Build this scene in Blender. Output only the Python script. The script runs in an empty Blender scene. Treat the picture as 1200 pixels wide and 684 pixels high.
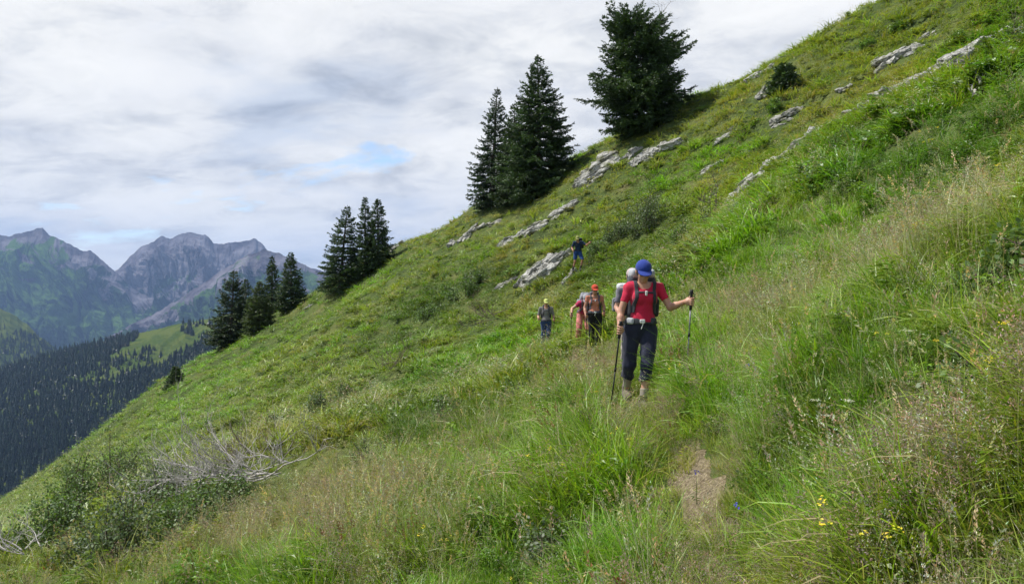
import bpy, math, random
import numpy as np
from mathutils import Vector, Matrix

RNG = np.random.default_rng(7)
random.seed(7)
SC = bpy.context.scene
COL = SC.collection
F_PX, CX, HY = 933.0, 600.0, 330.0      # focal length, centre column, eye-level row of the 1200 px photograph

# ------------------------------------------------------------------ numpy noise
def _hash(ix, iy, iz, seed):
    h = (ix.astype(np.int64) * 374761393 + iy.astype(np.int64) * 668265263 + iz.astype(np.int64) * 2147483647 + seed * 974711) & 0xFFFFFFFF
    h = ((h ^ (h >> 13)) * 1274126177) & 0xFFFFFFFF
    h = (h ^ (h >> 16)) & 0xFFFFFFFF
    h = (h * 2246822519) & 0xFFFFFFFF
    return ((h ^ (h >> 15)) & 0xFFFFFF) / float(0xFFFFFF)
def noise2(x, y, seed=0):
    x = np.asarray(x, float); y = np.asarray(y, float)
    ix = np.floor(x); iy = np.floor(y); fx = x - ix; fy = y - iy
    ux = fx * fx * fx * (fx * (fx * 6 - 15) + 10); uy = fy * fy * fy * (fy * (fy * 6 - 15) + 10)
    z = np.zeros_like(ix)
    def g(a, b): return _hash(ix + a, iy + b, z, seed)
    return (g(0, 0) * (1 - ux) + g(1, 0) * ux) * (1 - uy) + (g(0, 1) * (1 - ux) + g(1, 1) * ux) * uy
def fbm2(x, y, o=4, seed=0, gain=.5):
    s = 0.; a = 1.; t = 0.; c, sn = math.cos(.6), math.sin(.6)
    for i in range(o):
        s = s + a * noise2(x, y, seed + i * 17); t += a; a *= gain
        x, y = (x * c - y * sn) * 2.03 + 11.3, (x * sn + y * c) * 2.03 + 5.7
    return s / t
def ridged2(x, y, o=5, seed=0, gain=.5):
    s = 0.; a = 1.; t = 0.; c, sn = math.cos(.6), math.sin(.6)
    for i in range(o):
        s = s + a * (1 - np.abs(2 * noise2(x, y, seed + i * 17) - 1)); t += a; a *= gain
        x, y = (x * c - y * sn) * 2.07 + 3.3, (x * sn + y * c) * 2.07 + 8.7
    return s / t
def noise3(x, y, z, seed=0):
    ix = np.floor(x); iy = np.floor(y); iz = np.floor(z); fx = x - ix; fy = y - iy; fz = z - iz
    ux, uy, uz = [f * f * (3 - 2 * f) for f in (fx, fy, fz)]
    def g(a, b, c): return _hash(ix + a, iy + b, iz + c, seed)
    def l(c): return (g(0, 0, c) * (1 - ux) + g(1, 0, c) * ux) * (1 - uy) + (g(0, 1, c) * (1 - ux) + g(1, 1, c) * ux) * uy
    return l(0) * (1 - uz) + l(1) * uz
def fbm3(p, f, o=3, seed=0):
    s = 0.; a = 1.; t = 0.
    for i in range(o):
        s = s + a * noise3(p[..., 0] * f + 31.7, p[..., 1] * f + 7.1, p[..., 2] * f + 3.9, seed + i); t += a; a *= .5; f *= 2.1
    return s / t
def sstep(a, b, x):
    t = np.clip((x - a) / (b - a), 0, 1); return t * t * (3 - 2 * t)

# ------------------------------------------------------------------ object helpers
def mesh_np(name, verts, faces, mat=None, smooth=True, attrs=None):
    verts = np.asarray(verts, np.float32).reshape(-1, 3)
    me = bpy.data.meshes.new(name)
    me.vertices.add(len(verts)); me.vertices.foreach_set('co', verts.ravel())
    if faces is not None and len(faces):
        if not isinstance(faces, (list, tuple)): faces = [faces]
        faces = [np.asarray(f, np.int32) for f in faces if len(f)]
        loops = np.concatenate([f.ravel() for f in faces])
        tot = np.concatenate([np.full(len(f), f.shape[1], np.int32) for f in faces])
        st = np.concatenate([[0], np.cumsum(tot)[:-1]]).astype(np.int32)
        me.loops.add(len(loops)); me.loops.foreach_set('vertex_index', loops)
        me.polygons.add(len(tot)); me.polygons.foreach_set('loop_start', st)
        try: me.polygons.foreach_set('loop_total', tot)
        except Exception: pass
        me.update(calc_edges=True)
        me.polygons.foreach_set('use_smooth', np.full(len(tot), smooth, bool))
    for k, v in (attrs or {}).items():
        v = np.asarray(v)
        if v.ndim == 2 and v.shape[1] == 4: a = me.attributes.new(k, 'FLOAT_COLOR', 'POINT'); a.data.foreach_set('color', v.astype(np.float32).ravel())
        elif v.ndim == 2: a = me.attributes.new(k, 'FLOAT_VECTOR', 'POINT'); a.data.foreach_set('vector', v.astype(np.float32).ravel())
        elif v.dtype.kind == 'i': a = me.attributes.new(k, 'INT', 'POINT'); a.data.foreach_set('value', v.astype(np.int32))
        else: a = me.attributes.new(k, 'FLOAT', 'POINT'); a.data.foreach_set('value', v.astype(np.float32))
    if mat is not None:
        for m in (mat if isinstance(mat, (list, tuple)) else [mat]): me.materials.append(m)
    me.validate()
    return me
def link(name, me, parent=None, loc=None, rot=None):
    o = bpy.data.objects.new(name, me); COL.objects.link(o)
    if parent is not None: o.parent = parent
    if loc is not None: o.location = loc
    if rot is not None: o.rotation_euler = rot
    return o
def tag(o, label=None, cat=None, group=None, kind=None):
    if label: o['label'] = label
    if cat: o['category'] = cat
    if group: o['group'] = group
    if kind: o['kind'] = kind
    return o
def thing(name, label, cat, loc=(0, 0, 0), rz=0, group=None):
    o = bpy.data.objects.new(name, None); COL.objects.link(o); o.empty_display_size = .2
    o.location = loc; o.rotation_euler = (0, 0, rz)
    return tag(o, label, cat, group)
def part(name, me, root, label=None):
    o = link(name, me, root)
    if label: o['label'] = label
    return o
class MB:
    """collects geometry pieces into one mesh"""
    def __init__(s): s.v = []; s.q = []; s.t = []; s.n = 0; s.c = []
    def add(s, v, q=None, t=None, c=None):
        v = np.asarray(v, float).reshape(-1, 3)
        if q is not None and len(q): s.q.append(np.asarray(q) + s.n)
        if t is not None and len(t): s.t.append(np.asarray(t) + s.n)
        s.v.append(v); s.n += len(v)
        if c is not None:
            c = np.asarray(c, float)
            if c.ndim == 1: c = np.tile(c, (len(v), 1))
            s.c.append(c)
    def mesh(s, name, mat, smooth=True, T=None):
        v = np.concatenate(s.v)
        fs = []
        if s.q: fs.append(np.concatenate(s.q))
        if s.t: fs.append(np.concatenate(s.t))
        at = {'bc': np.concatenate(s.c)} if s.c else None
        return mesh_np(name, v, fs, mat, smooth, at)
def norm(v): v = np.asarray(v, float); return v / (np.linalg.norm(v, axis=-1, keepdims=True) + 1e-12)
def tube(path, radii, n=6, cap=True):
    path = np.asarray(path, float); m = len(path); radii = np.broadcast_to(np.asarray(radii, float), (m,))
    tan = norm(np.gradient(path, axis=0))
    ref = np.array([0., 0, 1]) if abs(tan[0, 2]) < .9 else np.array([1., 0, 0])
    u = norm(np.cross(tan, ref)); w = np.cross(tan, u)
    a = np.linspace(0, 2 * math.pi, n, endpoint=False)
    ring = (u[:, None] * np.cos(a)[None, :, None] + w[:, None] * np.sin(a)[None, :, None]) * radii[:, None, None] + path[:, None]
    v = ring.reshape(-1, 3)
    i = np.arange(m - 1)[:, None] * n; j = np.arange(n)[None]
    q = np.stack([i + j, i + (j + 1) % n, i + n + (j + 1) % n, i + n + j], -1).reshape(-1, 4)
    t = []
    if cap:
        v = np.vstack([v, path[0], path[-1]]); c0, c1 = m * n, m * n + 1
        for k in range(n):
            t.append((c0, (k + 1) % n, k)); t.append((c1, (m - 1) * n + k, (m - 1) * n + (k + 1) % n))
    return v, q, t

# ------------------------------------------------------------------ materials
def mat_new(name):
    m = bpy.data.materials.new(name); m.use_nodes = True
    nt = m.node_tree; nt.nodes.clear()
    return m, nt
def N(nt, t, **kw):
    n = nt.nodes.new(t)
    for k, v in kw.items():
        if k.startswith('i_'): n.inputs[k[2:].replace('_', ' ')].default_value = v
        else: setattr(n, k, v)
    return n
def ramp(nt, stops, fac=None, interp='LINEAR'):
    r = N(nt, 'ShaderNodeValToRGB'); e = r.color_ramp; e.interpolation = interp
    while len(e.elements) > 1: e.elements.remove(e.elements[-1])
    e.elements[0].position = stops[0][0]; e.elements[0].color = (*stops[0][1], 1)
    for p, c in stops[1:]:
        el = e.elements.new(p); el.color = (*c, 1)
    if fac is not None: nt.links.new(fac, r.inputs[0])
    return r
def noise_node(nt, scale, detail=5, rough=.55, vec=None, dist=0):
    n = N(nt, 'ShaderNodeTexNoise'); n.inputs['Scale'].default_value = scale; n.inputs['Detail'].default_value = detail
    n.inputs['Roughness'].default_value = rough; n.inputs['Distortion'].default_value = dist
    if vec is not None: nt.links.new(vec, n.inputs['Vector'])
    return n
def simple_mat(name, col, rough=.8, var=.25, scale=60, bump=.3, bdist=.002, sheen=0, metal=0, spec=.3, col2=None, sss=0):
    m, nt = mat_new(name); L = nt.links.new
    out = N(nt, 'ShaderNodeOutputMaterial'); b = N(nt, 'ShaderNodeBsdfPrincipled')
    tc = N(nt, 'ShaderNodeTexCoord')
    n1 = noise_node(nt, scale, 4, .6, tc.outputs['Object']); n2 = noise_node(nt, scale * .12, 3, .5, tc.outputs['Object'])
    c1 = tuple(min(1, c * (1 - var)) for c in col); c2 = tuple(min(1, c * (1 + var)) for c in (col2 or col))
    mm = N(nt, 'ShaderNodeMath', operation='ADD'); L(n1.outputs[0], mm.inputs[0]); L(n2.outputs[0], mm.inputs[1])
    m2 = N(nt, 'ShaderNodeMath', operation='MULTIPLY'); L(mm.outputs[0], m2.inputs[0]); m2.inputs[1].default_value = .5
    r = ramp(nt, [(.32, c1), (.68, c2)], m2.outputs[0])
    L(r.outputs[0], b.inputs['Base Color'])
    b.inputs['Roughness'].default_value = rough; b.inputs['Metallic'].default_value = metal
    b.inputs['Specular IOR Level'].default_value = spec
    if sheen: b.inputs['Sheen Weight'].default_value = sheen
    if sss:
        b.inputs['Subsurface Weight'].default_value = sss; b.inputs['Subsurface Radius'].default_value = (.02, .008, .004); b.inputs['Subsurface Scale'].default_value = 1
    bp = N(nt, 'ShaderNodeBump'); bp.inputs['Strength'].default_value = bump; bp.inputs['Distance'].default_value = bdist
    L(n1.outputs[0], bp.inputs['Height']); L(bp.outputs[0], b.inputs['Normal'])
    L(b.outputs[0], out.inputs[0])
    return m
def foliage_mat(name, mult=(1, 1, 1), transl=.35, rough=.42, use_tint=True, spec=.45):
    """colour = per-blade colour x per-plant tint; alpha of the blade colour = how far the tint is ignored"""
    m, nt = mat_new(name); L = nt.links.new
    out = N(nt, 'ShaderNodeOutputMaterial')
    a = N(nt, 'ShaderNodeAttribute', attribute_name='bc')
    col = a.outputs['Color']
    if use_tint:
        t = N(nt, 'ShaderNodeAttribute', attribute_name='tint', attribute_type='INSTANCER')
        mx = N(nt, 'ShaderNodeMix', data_type='RGBA'); L(a.outputs['Alpha'], mx.inputs[0]); L(t.outputs['Color'], mx.inputs[6]); mx.inputs[7].default_value = (1, 1, 1, 1)
        mu = N(nt, 'ShaderNodeMix', data_type='RGBA', blend_type='MULTIPLY'); mu.inputs[0].default_value = 1
        L(col, mu.inputs[6]); L(mx.outputs[2], mu.inputs[7]); col = mu.outputs[2]
    m3 = N(nt, 'ShaderNodeMix', data_type='RGBA', blend_type='MULTIPLY'); m3.inputs[0].default_value = 1
    L(col, m3.inputs[6]); m3.inputs[7].default_value = (*mult, 1); col = m3.outputs[2]
    b = N(nt, 'ShaderNodeBsdfPrincipled'); L(col, b.inputs['Base Color']); b.inputs['Roughness'].default_value = rough; b.inputs['Specular IOR Level'].default_value = spec
    tr = N(nt, 'ShaderNodeBsdfTranslucent')
    m4 = N(nt, 'ShaderNodeMix', data_type='RGBA', blend_type='MULTIPLY'); m4.inputs[0].default_value = 1
    L(col, m4.inputs[6]); m4.inputs[7].default_value = (1.25, 1.3, .55, 1); L(m4.outputs[2], tr.inputs[0])
    ms = N(nt, 'ShaderNodeMixShader'); ms.inputs[0].default_value = transl
    L(b.outputs[0], ms.inputs[1]); L(tr.outputs[0], ms.inputs[2]); L(ms.outputs[0], out.inputs[0])
    return m

# ------------------------------------------------------------------ terrain of the near hillside
def W(px, py, d):
    """world point seen at photograph pixel px,py at depth d (camera at the origin, looking along +y)"""
    return ((px - CX) / F_PX * d, d, (HY - py) / F_PX * d)
_sky = [(-150, 680, 105), (0, 602, 100), (120, 508, 95), (250, 408, 90), (380, 340, 84), (450, 297, 79), (560, 243, 71), (620, 217, 66), (700, 167, 62), (780, 127, 58),
        (880, 86, 55), (960, 47, 52), (1045, 0, 50), (1200, -80, 48), (1400, -180, 48)]
_ctl = [W(*p) for p in [
    (820, 590, 5.7), (748, 478, 8.9), (725, 447, 12.5), (695, 414, 20), (640, 409, 28), (677, 319, 40),
    (600, 500, 14), (600, 600, 8.2), (600, 684, 6.3), (300, 684, 9), (300, 600, 15), (0, 684, 13.5), (0, 596, 74), (60, 556, 76), (150, 490, 78), (0, 640, 35), (300, 510, 30),
    (300, 440, 55), (450, 405, 45), (450, 500, 20), (450, 600, 10.5), (600, 435, 26), (600, 360, 42), (520, 310, 60), (600, 265, 57), (150, 580, 38),
    (1100, 92, 30), (1010, 135, 30), (1200, 250, 7.5), (1200, 95, 17), (1200, 20, 34), (1200, 470, 3.6), (1060, 200, 16), (1130, 300, 8), (900, 200, 28), (800, 255, 36), (900, 375, 11), (1000, 275, 15), (740, 240, 46), (700, 270, 46), (840, 170, 44), (960, 100, 42),
    (1000, 450, 5.2), (900, 684, 4.3), (760, 350, 22), (800, 300, 27), (860, 260, 24), (400, 350, 75)]]
_ctl += [W(*p) for p in _sky]
for (px, py, d) in _sky:                                  # the far side of the spur falls away
    for k, dr in ((1.35, 7), (1.9, 30), (2.6, 75)):
        x, y, z = W(px, py, d * k); _ctl.append((x, y, z - dr))
_ctl += [(0, 0, -1.6), (.9, 2.5, -1.5), (4, 0, .9), (-4, 0, -3.7), (0, -15, -1.4), (15, -12, 7.2), (-15, -12, -9), (30, 0, 17), (-30, 0, -17), (-45, 30, -22), (50, 30, 28), (0, -60, -1), (50, -50, 28), (-50, -50, -28), (90, 0, 50), (-90, 0, -50), (-110, 60, -56)]
_ctl = np.array(_ctl, float)
_sc = 40.
def _phi(r2): return .5 * r2 * np.log(r2 + 1e-9)
def _tps():
    P = _ctl[:, :2] / _sc; n = len(P)
    K = _phi(((P[:, None] - P[None]) ** 2).sum(-1)) + np.eye(n) * 2e-4
    Q = np.hstack([np.ones((n, 1)), P]); A = np.zeros((n + 3, n + 3)); A[:n, :n] = K; A[:n, n:] = Q; A[n:, :n] = Q.T
    return np.linalg.solve(A, np.concatenate([_ctl[:, 2], np.zeros(3)]))
_w = _tps()
PATH = np.array([(.55, 0), (.95, 2.5), (1.3, 5.2), (1.42, 6.5), (1.42, 8.9), (1.65, 12.5), (2.0, 16), (2.05, 20), (1.7, 24), (1.25, 28), (1.3, 33), (2.3, 37), (3.3, 40), (5.2, 45), (7.5, 52)])
def _cr(P, n=12):
    out = []
    for i in range(len(P) - 1):
        p0 = P[max(i - 1, 0)]; p1 = P[i]; p2 = P[i + 1]; p3 = P[min(i + 2, len(P) - 1)]
        for t in np.linspace(0, 1, n, endpoint=False):
            out.append(.5 * ((2 * p1) + (-p0 + p2) * t + (2 * p0 - 5 * p1 + 4 * p2 - p3) * t * t + (-p0 + 3 * p1 - 3 * p2 + p3) * t ** 3))
    out.append(P[-1]); return np.array(out)
PATHS = _cr(PATH)
def path_dist(x, y):
    x = np.asarray(x, float); y = np.asarray(y, float); sh = x.shape
    x = x.ravel(); y = y.ravel(); out = np.full(x.shape, 99.)
    m = (y < 56) & (y > -4) & (np.abs(x - 2) < 9)
    if m.any():
        xx = x[m]; yy = y[m]; best = np.full(xx.shape, 99.)
        for p in PATHS: best = np.minimum(best, (xx - p[0]) ** 2 + (yy - p[1]) ** 2)
        out[m] = np.sqrt(best)
    return out.reshape(sh)
def H0(x, y):
    x = np.asarray(x, float); y = np.asarray(y, float); sh = x.shape
    X = x.ravel() / _sc; Y = y.ravel() / _sc; z = _w[-3] + _w[-2] * X + _w[-1] * Y
    for i in range(len(_ctl)):
        z = z + _w[i] * _phi((X - _ctl[i, 0] / _sc) ** 2 + (Y - _ctl[i, 1] / _sc) ** 2)
    r = np.hypot(x, y).ravel()
    z = z - .7 * np.maximum(r - 150, 0)
    return z.reshape(sh)
def H(x, y):
    x = np.asarray(x, float); y = np.asarray(y, float)
    z = H0(x, y)
    far = sstep(8, 40, np.hypot(x, y))
    pd = path_dist(x, y); a = sstep(.2, 1.6, pd)
    z = z + (fbm2(x * .13, y * .13, 3, 3) - .5) * 1.5 * far * a
    z = z + (fbm2(x * .8, y * .8, 4, 9) - .5) * .55 * (a * .85 + .15)
    # sheep steps along the contour
    z = z + .07 * np.sin(z * 7 + fbm2(x * .3, y * .3, 2, 5) * 9) * a
    return z
def hit(px, py, t0=2.5, t1=170.):
    t = np.exp(np.linspace(math.log(t0), math.log(t1), 650))
    x = (px - CX) / F_PX * t; z = (HY - py) / F_PX * t
    g = H(x, t) - z
    k = np.nonzero(g > 0)[0]
    if not len(k): return None
    k = k[0]
    if k == 0: return float(x[0]), float(t[0]), float(H(x[0], t[0]))
    f = g[k - 1] / (g[k - 1] - g[k]); tt = t[k - 1] + f * (t[k] - t[k - 1]); xx = (px - CX) / F_PX * tt
    return float(xx), float(tt), float(H(xx, tt))
def hit_or_crest(px, py):
    for k in range(60):
        h = hit(px, py + k)
        if h: return h
def ground_at(px, d):
    x = (px - CX) / F_PX * d
    return x, d, float(H(x, d))
# ------------------------------------------------------------------ camera, light, sky
def setup():
    cam = bpy.data.cameras.new('camera'); co = bpy.data.objects.new('camera', cam); COL.objects.link(co)
    cam.sensor_width = 36; cam.lens = 36 * F_PX / 1200; cam.clip_start = .05; cam.clip_end = 60000
    co.rotation_euler = (math.radians(90) - math.atan((342 - HY) / F_PX), 0, 0)
    SC.camera = co
    SC.render.resolution_x = 1024; SC.render.resolution_y = 583
    vs = SC.view_settings; vs.view_transform = 'Standard'; vs.look = 'None'; vs.exposure = EXPOSURE; vs.gamma = 1; vs.use_curve_mapping = False
    cy = SC.cycles
    cy.use_denoising = True
    try: cy.denoiser = 'OPENIMAGEDENOISE'
    except Exception: pass
    cy.max_bounces = 6; cy.transparent_max_bounces = 4; cy.diffuse_bounces = 3; cy.glossy_bounces = 2; cy.transmission_bounces = 4; cy.volume_bounces = 0
    cy.sample_clamp_indirect = 4; cy.use_adaptive_sampling = True; cy.adaptive_threshold = .018; cy.adaptive_min_samples = 16
    s = bpy.data.lights.new('sun', 'SUN'); s.energy = SUN_E; s.angle = math.radians(.53); s.color = (1, .955, .88)
    so = bpy.data.objects.new('sun', s); COL.objects.link(so)
    d = Vector(SUN_DIR).normalized()
    so.rotation_euler = d.to_track_quat('Z', 'Y').to_euler(); so.location = (0, 0, 60)
    w = bpy.data.worlds.new('World'); SC.world = w; w.use_nodes = True
    nt = w.node_tree; nt.nodes.clear(); L = nt.links.new
    out = N(nt, 'ShaderNodeOutputWorld'); bg = N(nt, 'ShaderNodeBackground'); bg.inputs[1].default_value = .1
    st = N(nt, 'ShaderNodeTexSky'); st.sky_type = 'NISHITA'; st.sun_disc = False
    st.sun_elevation = math.asin(d.z); st.sun_rotation = math.atan2(d.x, d.y)
    st.altitude = 1800; st.air_density = 1; st.dust_density = 1; st.ozone_density = 1
    tc = N(nt, 'ShaderNodeTexCoord'); sep = N(nt, 'ShaderNodeSeparateXYZ'); L(tc.outputs['Generated'], sep.inputs[0])
    # cloud deck: directions projected on a flat layer overhead
    def math_(op, a, b=None, clamp=False):
        m = N(nt, 'ShaderNodeMath', operation=op); m.use_clamp = clamp
        for i, v in enumerate((a, b)):
            if v is None: continue
            if isinstance(v, (int, float)): m.inputs[i].default_value = v
            else: L(v, m.inputs[i])
        return m.outputs[0]
    zz = math_('ADD', math_('MAXIMUM', sep.outputs[2], 0.), .26)
    cx = math_('DIVIDE', sep.outputs[0], zz); cy_ = math_('DIVIDE', sep.outputs[1], zz)
    cb = N(nt, 'ShaderNodeCombineXYZ'); L(cx, cb.inputs[0]); L(cy_, cb.inputs[1])
    mp = N(nt, 'ShaderNodeMapping'); L(cb.outputs[0], mp.inputs[0]); mp.inputs['Location'].default_value = CLOUD_OFF; mp.inputs['Rotation'].default_value = (0, 0, .5); mp.inputs['Scale'].default_value = (1, 1.25, 1)
    n1 = noise_node(nt, 1.7, 12, .58, mp.outputs[0], .25)
    n2 = noise_node(nt, .8, 7, .52, mp.outputs[0], .2); n2.inputs['Scale'].default_value = 1.5
    mp2 = N(nt, 'ShaderNodeMapping'); L(mp.outputs[0], mp2.inputs[0]); mp2.inputs['Location'].default_value = (7.3, 2.1, 1.4)
    n3 = noise_node(nt, 3.8, 11, .64, mp2.outputs[0], .4)
    n4 = noise_node(nt, 1.1, 8, .55, mp2.outputs[0], .3)
    # colour of the cloud: bright tops, blue grey bellies
    mix = math_('ADD', math_('MULTIPLY', n4.outputs[0], .5), math_('MULTIPLY', n3.outputs[0], .5))
    cc = ramp(nt, [(.38, (5.2, 5.45, 5.9)), (.45, (6.8, 6.95, 7.2)), (.5, (7.9, 7.95, 8.0)), (.57, (8.5, 8.5, 8.5))], mix)
    cov = ramp(nt, [(.262, (0, 0, 0)), (.36, (1, 1, 1))], n1.outputs[0])
    dk = N(nt, 'ShaderNodeMix', data_type='RGBA', blend_type='MULTIPLY'); dk.inputs[0].default_value = 1
    rr = ramp(nt, [(.36, (.72, .78, .88)), (.47, (.94, .95, .97)), (.62, (1.03, 1.03, 1.02))], n2.outputs[0]); L(cc.outputs[0], dk.inputs[6]); L(rr.outputs[0], dk.inputs[7])
    hi = N(nt, 'ShaderNodeMapRange'); hi.interpolation_type = 'SMOOTHSTEP'; L(sep.outputs[2], hi.inputs[0]); hi.inputs[1].default_value = .42; hi.inputs[2].default_value = .68; hi.inputs[3].default_value = 1; hi.inputs[4].default_value = .15
    mx = N(nt, 'ShaderNodeMix', data_type='RGBA'); L(math_('MULTIPLY', cov.outputs[0], hi.outputs[0]), mx.inputs[0])
    sk = N(nt, 'ShaderNodeMix', data_type='RGBA', blend_type='MULTIPLY'); sk.inputs[0].default_value = 1; L(st.outputs[0], sk.inputs[6]); sk.inputs[7].default_value = (1.6, 1.6, 1.6, 1)
    L(sk.outputs[2], mx.inputs[6]); L(dk.outputs[2], mx.inputs[7])
    L(mx.outputs[2], bg.inputs[0]); L(bg.outputs[0], out.inputs[0])
EXPOSURE = 0.24; SUN_E = 5.0; SUN_DIR = (-.50, .12, .86); CLOUD_OFF = (-5.1, 4.4, 2)
setup()

# ------------------------------------------------------------------ near ground
def ground_mat():
    m, nt = mat_new('mountain_turf'); L = nt.links.new
    out = N(nt, 'ShaderNodeOutputMaterial'); b = N(nt, 'ShaderNodeBsdfPrincipled'); b.inputs['Roughness'].default_value = .95; b.inputs['Specular IOR Level'].default_value = .1
    g = N(nt, 'ShaderNodeNewGeometry')
    a = noise_node(nt, .35, 6, .6, g.outputs['Position']); c = noise_node(nt, 6, 6, .7, g.outputs['Position'])
    r1 = ramp(nt, [(.35, (.045, .065, .02)), (.5, (.07, .10, .028)), (.64, (.10, .12, .036)), (.76, (.14, .13, .06))], a.outputs[0])
    r2 = ramp(nt, [(.3, (.45, .45, .42)), (.7, (1.5, 1.45, 1.4))], c.outputs[0])
    mu = N(nt, 'ShaderNodeMix', data_type='RGBA', blend_type='MULTIPLY'); mu.inputs[0].default_value = 1; L(r1.outputs[0], mu.inputs[6]); L(r2.outputs[0], mu.inputs[7])
    L(mu.outputs[2], b.inputs['Base Color'])
    bp = N(nt, 'ShaderNodeBump'); bp.inputs['Strength'].default_value = .8; bp.inputs['Distance'].default_value = .06; L(c.outputs[0], bp.inputs['Height']); L(bp.outputs[0], b.inputs['Normal'])
    L(b.outputs[0], out.inputs[0]); return m
def build_ground():
    na = 900; rr = np.concatenate([[0.0], np.exp(np.linspace(math.log(.5), math.log(260), 430))])
    a = np.linspace(0, 2 * math.pi, na, endpoint=False)
    R_, A_ = np.meshgrid(rr[1:], a, indexing='ij'); x = R_ * np.sin(A_); y = R_ * np.cos(A_)
    z = H(x, y)
    v = np.vstack([np.stack([x, y, z], -1).reshape(-1, 3), [[0, 0, float(H(0., 0.))]]])
    i = np.arange(len(rr) - 2)[:, None] * na; j = np.arange(na)[None]
    q = np.stack([i + j, i + na + j, i + na + (j + 1) % na, i + (j + 1) % na], -1).reshape(-1, 4)[:, ::-1]
    t = [(len(v) - 1, (k + 1) % na, k) for k in range(na)]
    o = link('ground', mesh_np('ground', v, [q, np.array(t)], ground_mat())); tag(o, kind='structure')
    # footpath: a sheet of trodden earth lying on the turf
    P = PATHS[(PATHS[:, 1] > .2) & (PATHS[:, 1] < 30)]
    s = np.concatenate([[0], np.cumsum(np.linalg.norm(np.diff(P, axis=0), axis=1))])
    n = 900; si = s[-1] * np.linspace(0, 1, n) ** 1.4; px_ = np.interp(si, s, P[:, 0]); py_ = np.interp(si, s, P[:, 1])
    tg = norm(np.stack([np.gradient(px_), np.gradient(py_)], -1)); nn = np.stack([-tg[:, 1], tg[:, 0]], -1)
    cols = np.linspace(-1, 1, 9); wl = .01 + .21 * fbm2(si * 3.1, si * 0, 4, 21); wr = .01 + .21 * fbm2(si * 3.1, si * 0 + 9, 4, 22)
    off = np.where(cols[None] < 0, cols[None] * wl[:, None], cols[None] * wr[:, None])
    X = px_[:, None] + nn[:, 0:1] * off; Y = py_[:, None] + nn[:, 1:2] * off
    Z = H(X, Y) + .022 + .012 * (1 - cols[None] ** 2) * (fbm2(X * 9, Y * 9, 3, 2) - .3) - .02 * (np.abs(cols[None]) > .95)
    v = np.stack([X, Y, Z], -1).reshape(-1, 3); i = np.arange(n - 1)[:, None] * 9; j = np.arange(8)[None]
    q = np.stack([i + j, i + j + 1, i + 10 + j, i + 9 + j], -1).reshape(-1, 4)
    m, nt = mat_new('trodden_earth'); L = nt.links.new; out = N(nt, 'ShaderNodeOutputMaterial'); b = N(nt, 'ShaderNodeBsdfPrincipled'); b.inputs['Roughness'].default_value = .95; b.inputs['Specular IOR Level'].default_value = .15
    g = N(nt, 'ShaderNodeNewGeometry'); c = noise_node(nt, 38, 9, .78, g.outputs['Position']); r = ramp(nt, [(.36, (.06, .045, .025)), (.5, (.20, .16, .10)), (.64, (.38, .32, .21))], c.outputs[0])
    L(r.outputs[0], b.inputs['Base Color']); bp = N(nt, 'ShaderNodeBump'); bp.inputs['Strength'].default_value = .9; bp.inputs['Distance'].default_value = .02; L(c.outputs[0], bp.inputs['Height']); L(bp.outputs[0], b.inputs['Normal']); L(b.outputs[0], out.inputs[0])
    tag(link('path', mesh_np('path', v, q[:, ::-1], m)), kind='structure')
build_ground()

# ------------------------------------------------------------------ hills and mountains
def interp_poly(P, x):
    P = np.array(P, float); return [np.interp(x, P[:, 0], P[:, k]) for k in range(1, P.shape[1])]
def sheet(top, bot, nu, nv, prof=1.0, jag=0, amp=0, gfreq=6, gv=.5, seed=0, back=None, px0=None, px1=None):
    """a slope between a skyline (px,py,d) and a foot line; heights displaced by fractal gullies; returns verts, quads, u, v, px"""
    px0 = top[0][0] if px0 is None else px0; px1 = top[-1][0] if px1 is None else px1
    U = np.linspace(px0, px1, nu); tpy, td = interp_poly(top, U); bpy_, bd = interp_poly(bot, U)
    tpy = tpy + jag * (fbm2(U * .09, U * 0, 5, seed + 3, .62) - .5)
    T = np.stack([(U - CX) / F_PX * td, td, (HY - tpy) / F_PX * td], -1)
    B = np.stack([(U - CX) / F_PX * bd, bd, (HY - bpy_) / F_PX * bd], -1)
    V = np.linspace(0, 1, nv) ** 1.0
    P = T[:, None] * (1 - V)[None, :, None] + B[:, None] * V[None, :, None]
    P[..., 2] = T[:, None, 2] + (B - T)[:, None, 2] * (V ** prof)[None]
    if amp:
        uu = (U[:, None] - px0) / 100 * gfreq; vv = V[None] * gv * gfreq
        wx = fbm2(uu * .6, vv * 1.5 + 4, 4, seed) * 2.2
        g = ridged2(uu + wx, vv + wx * .3 + 0 * uu, 7, seed + 5, .58) - .45
        g2 = fbm2(uu * .35 + wx * .4, vv * .9, 5, seed + 9) - .5
        env = sstep(-.02, .22, V)[None] * (1 - .45 * V[None])
        dsp = (g * .8 + g2 * 1.3) * amp * env
        P[..., 2] += dsp * .75; P[..., 1] -= dsp * .8; P[..., 0] += (fbm2(uu + 7, vv + 3, 4, seed + 11) - .5) * amp * .7 * env
    bk = P[:, :1].copy(); d = back or 1.35
    K = []
    for k in np.linspace(d, 1, 6)[:-1]:
        q = T.copy() * np.array([k, k, 1]); q[:, 2] -= (k - 1) * np.abs(T[:, 1]) * .9; K.append(q[:, None])
    P = np.concatenate(K + [P], 1); nvt = P.shape[1]
    v = P.reshape(-1, 3); i = np.arange(nu - 1)[:, None] * nvt; j = np.arange(nvt - 1)[None]
    q = np.stack([i + j, i + j + 1, i + nvt + j + 1, i + nvt + j], -1).reshape(-1, 4)
    return v, q, P[:, 5:], U, V
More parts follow.
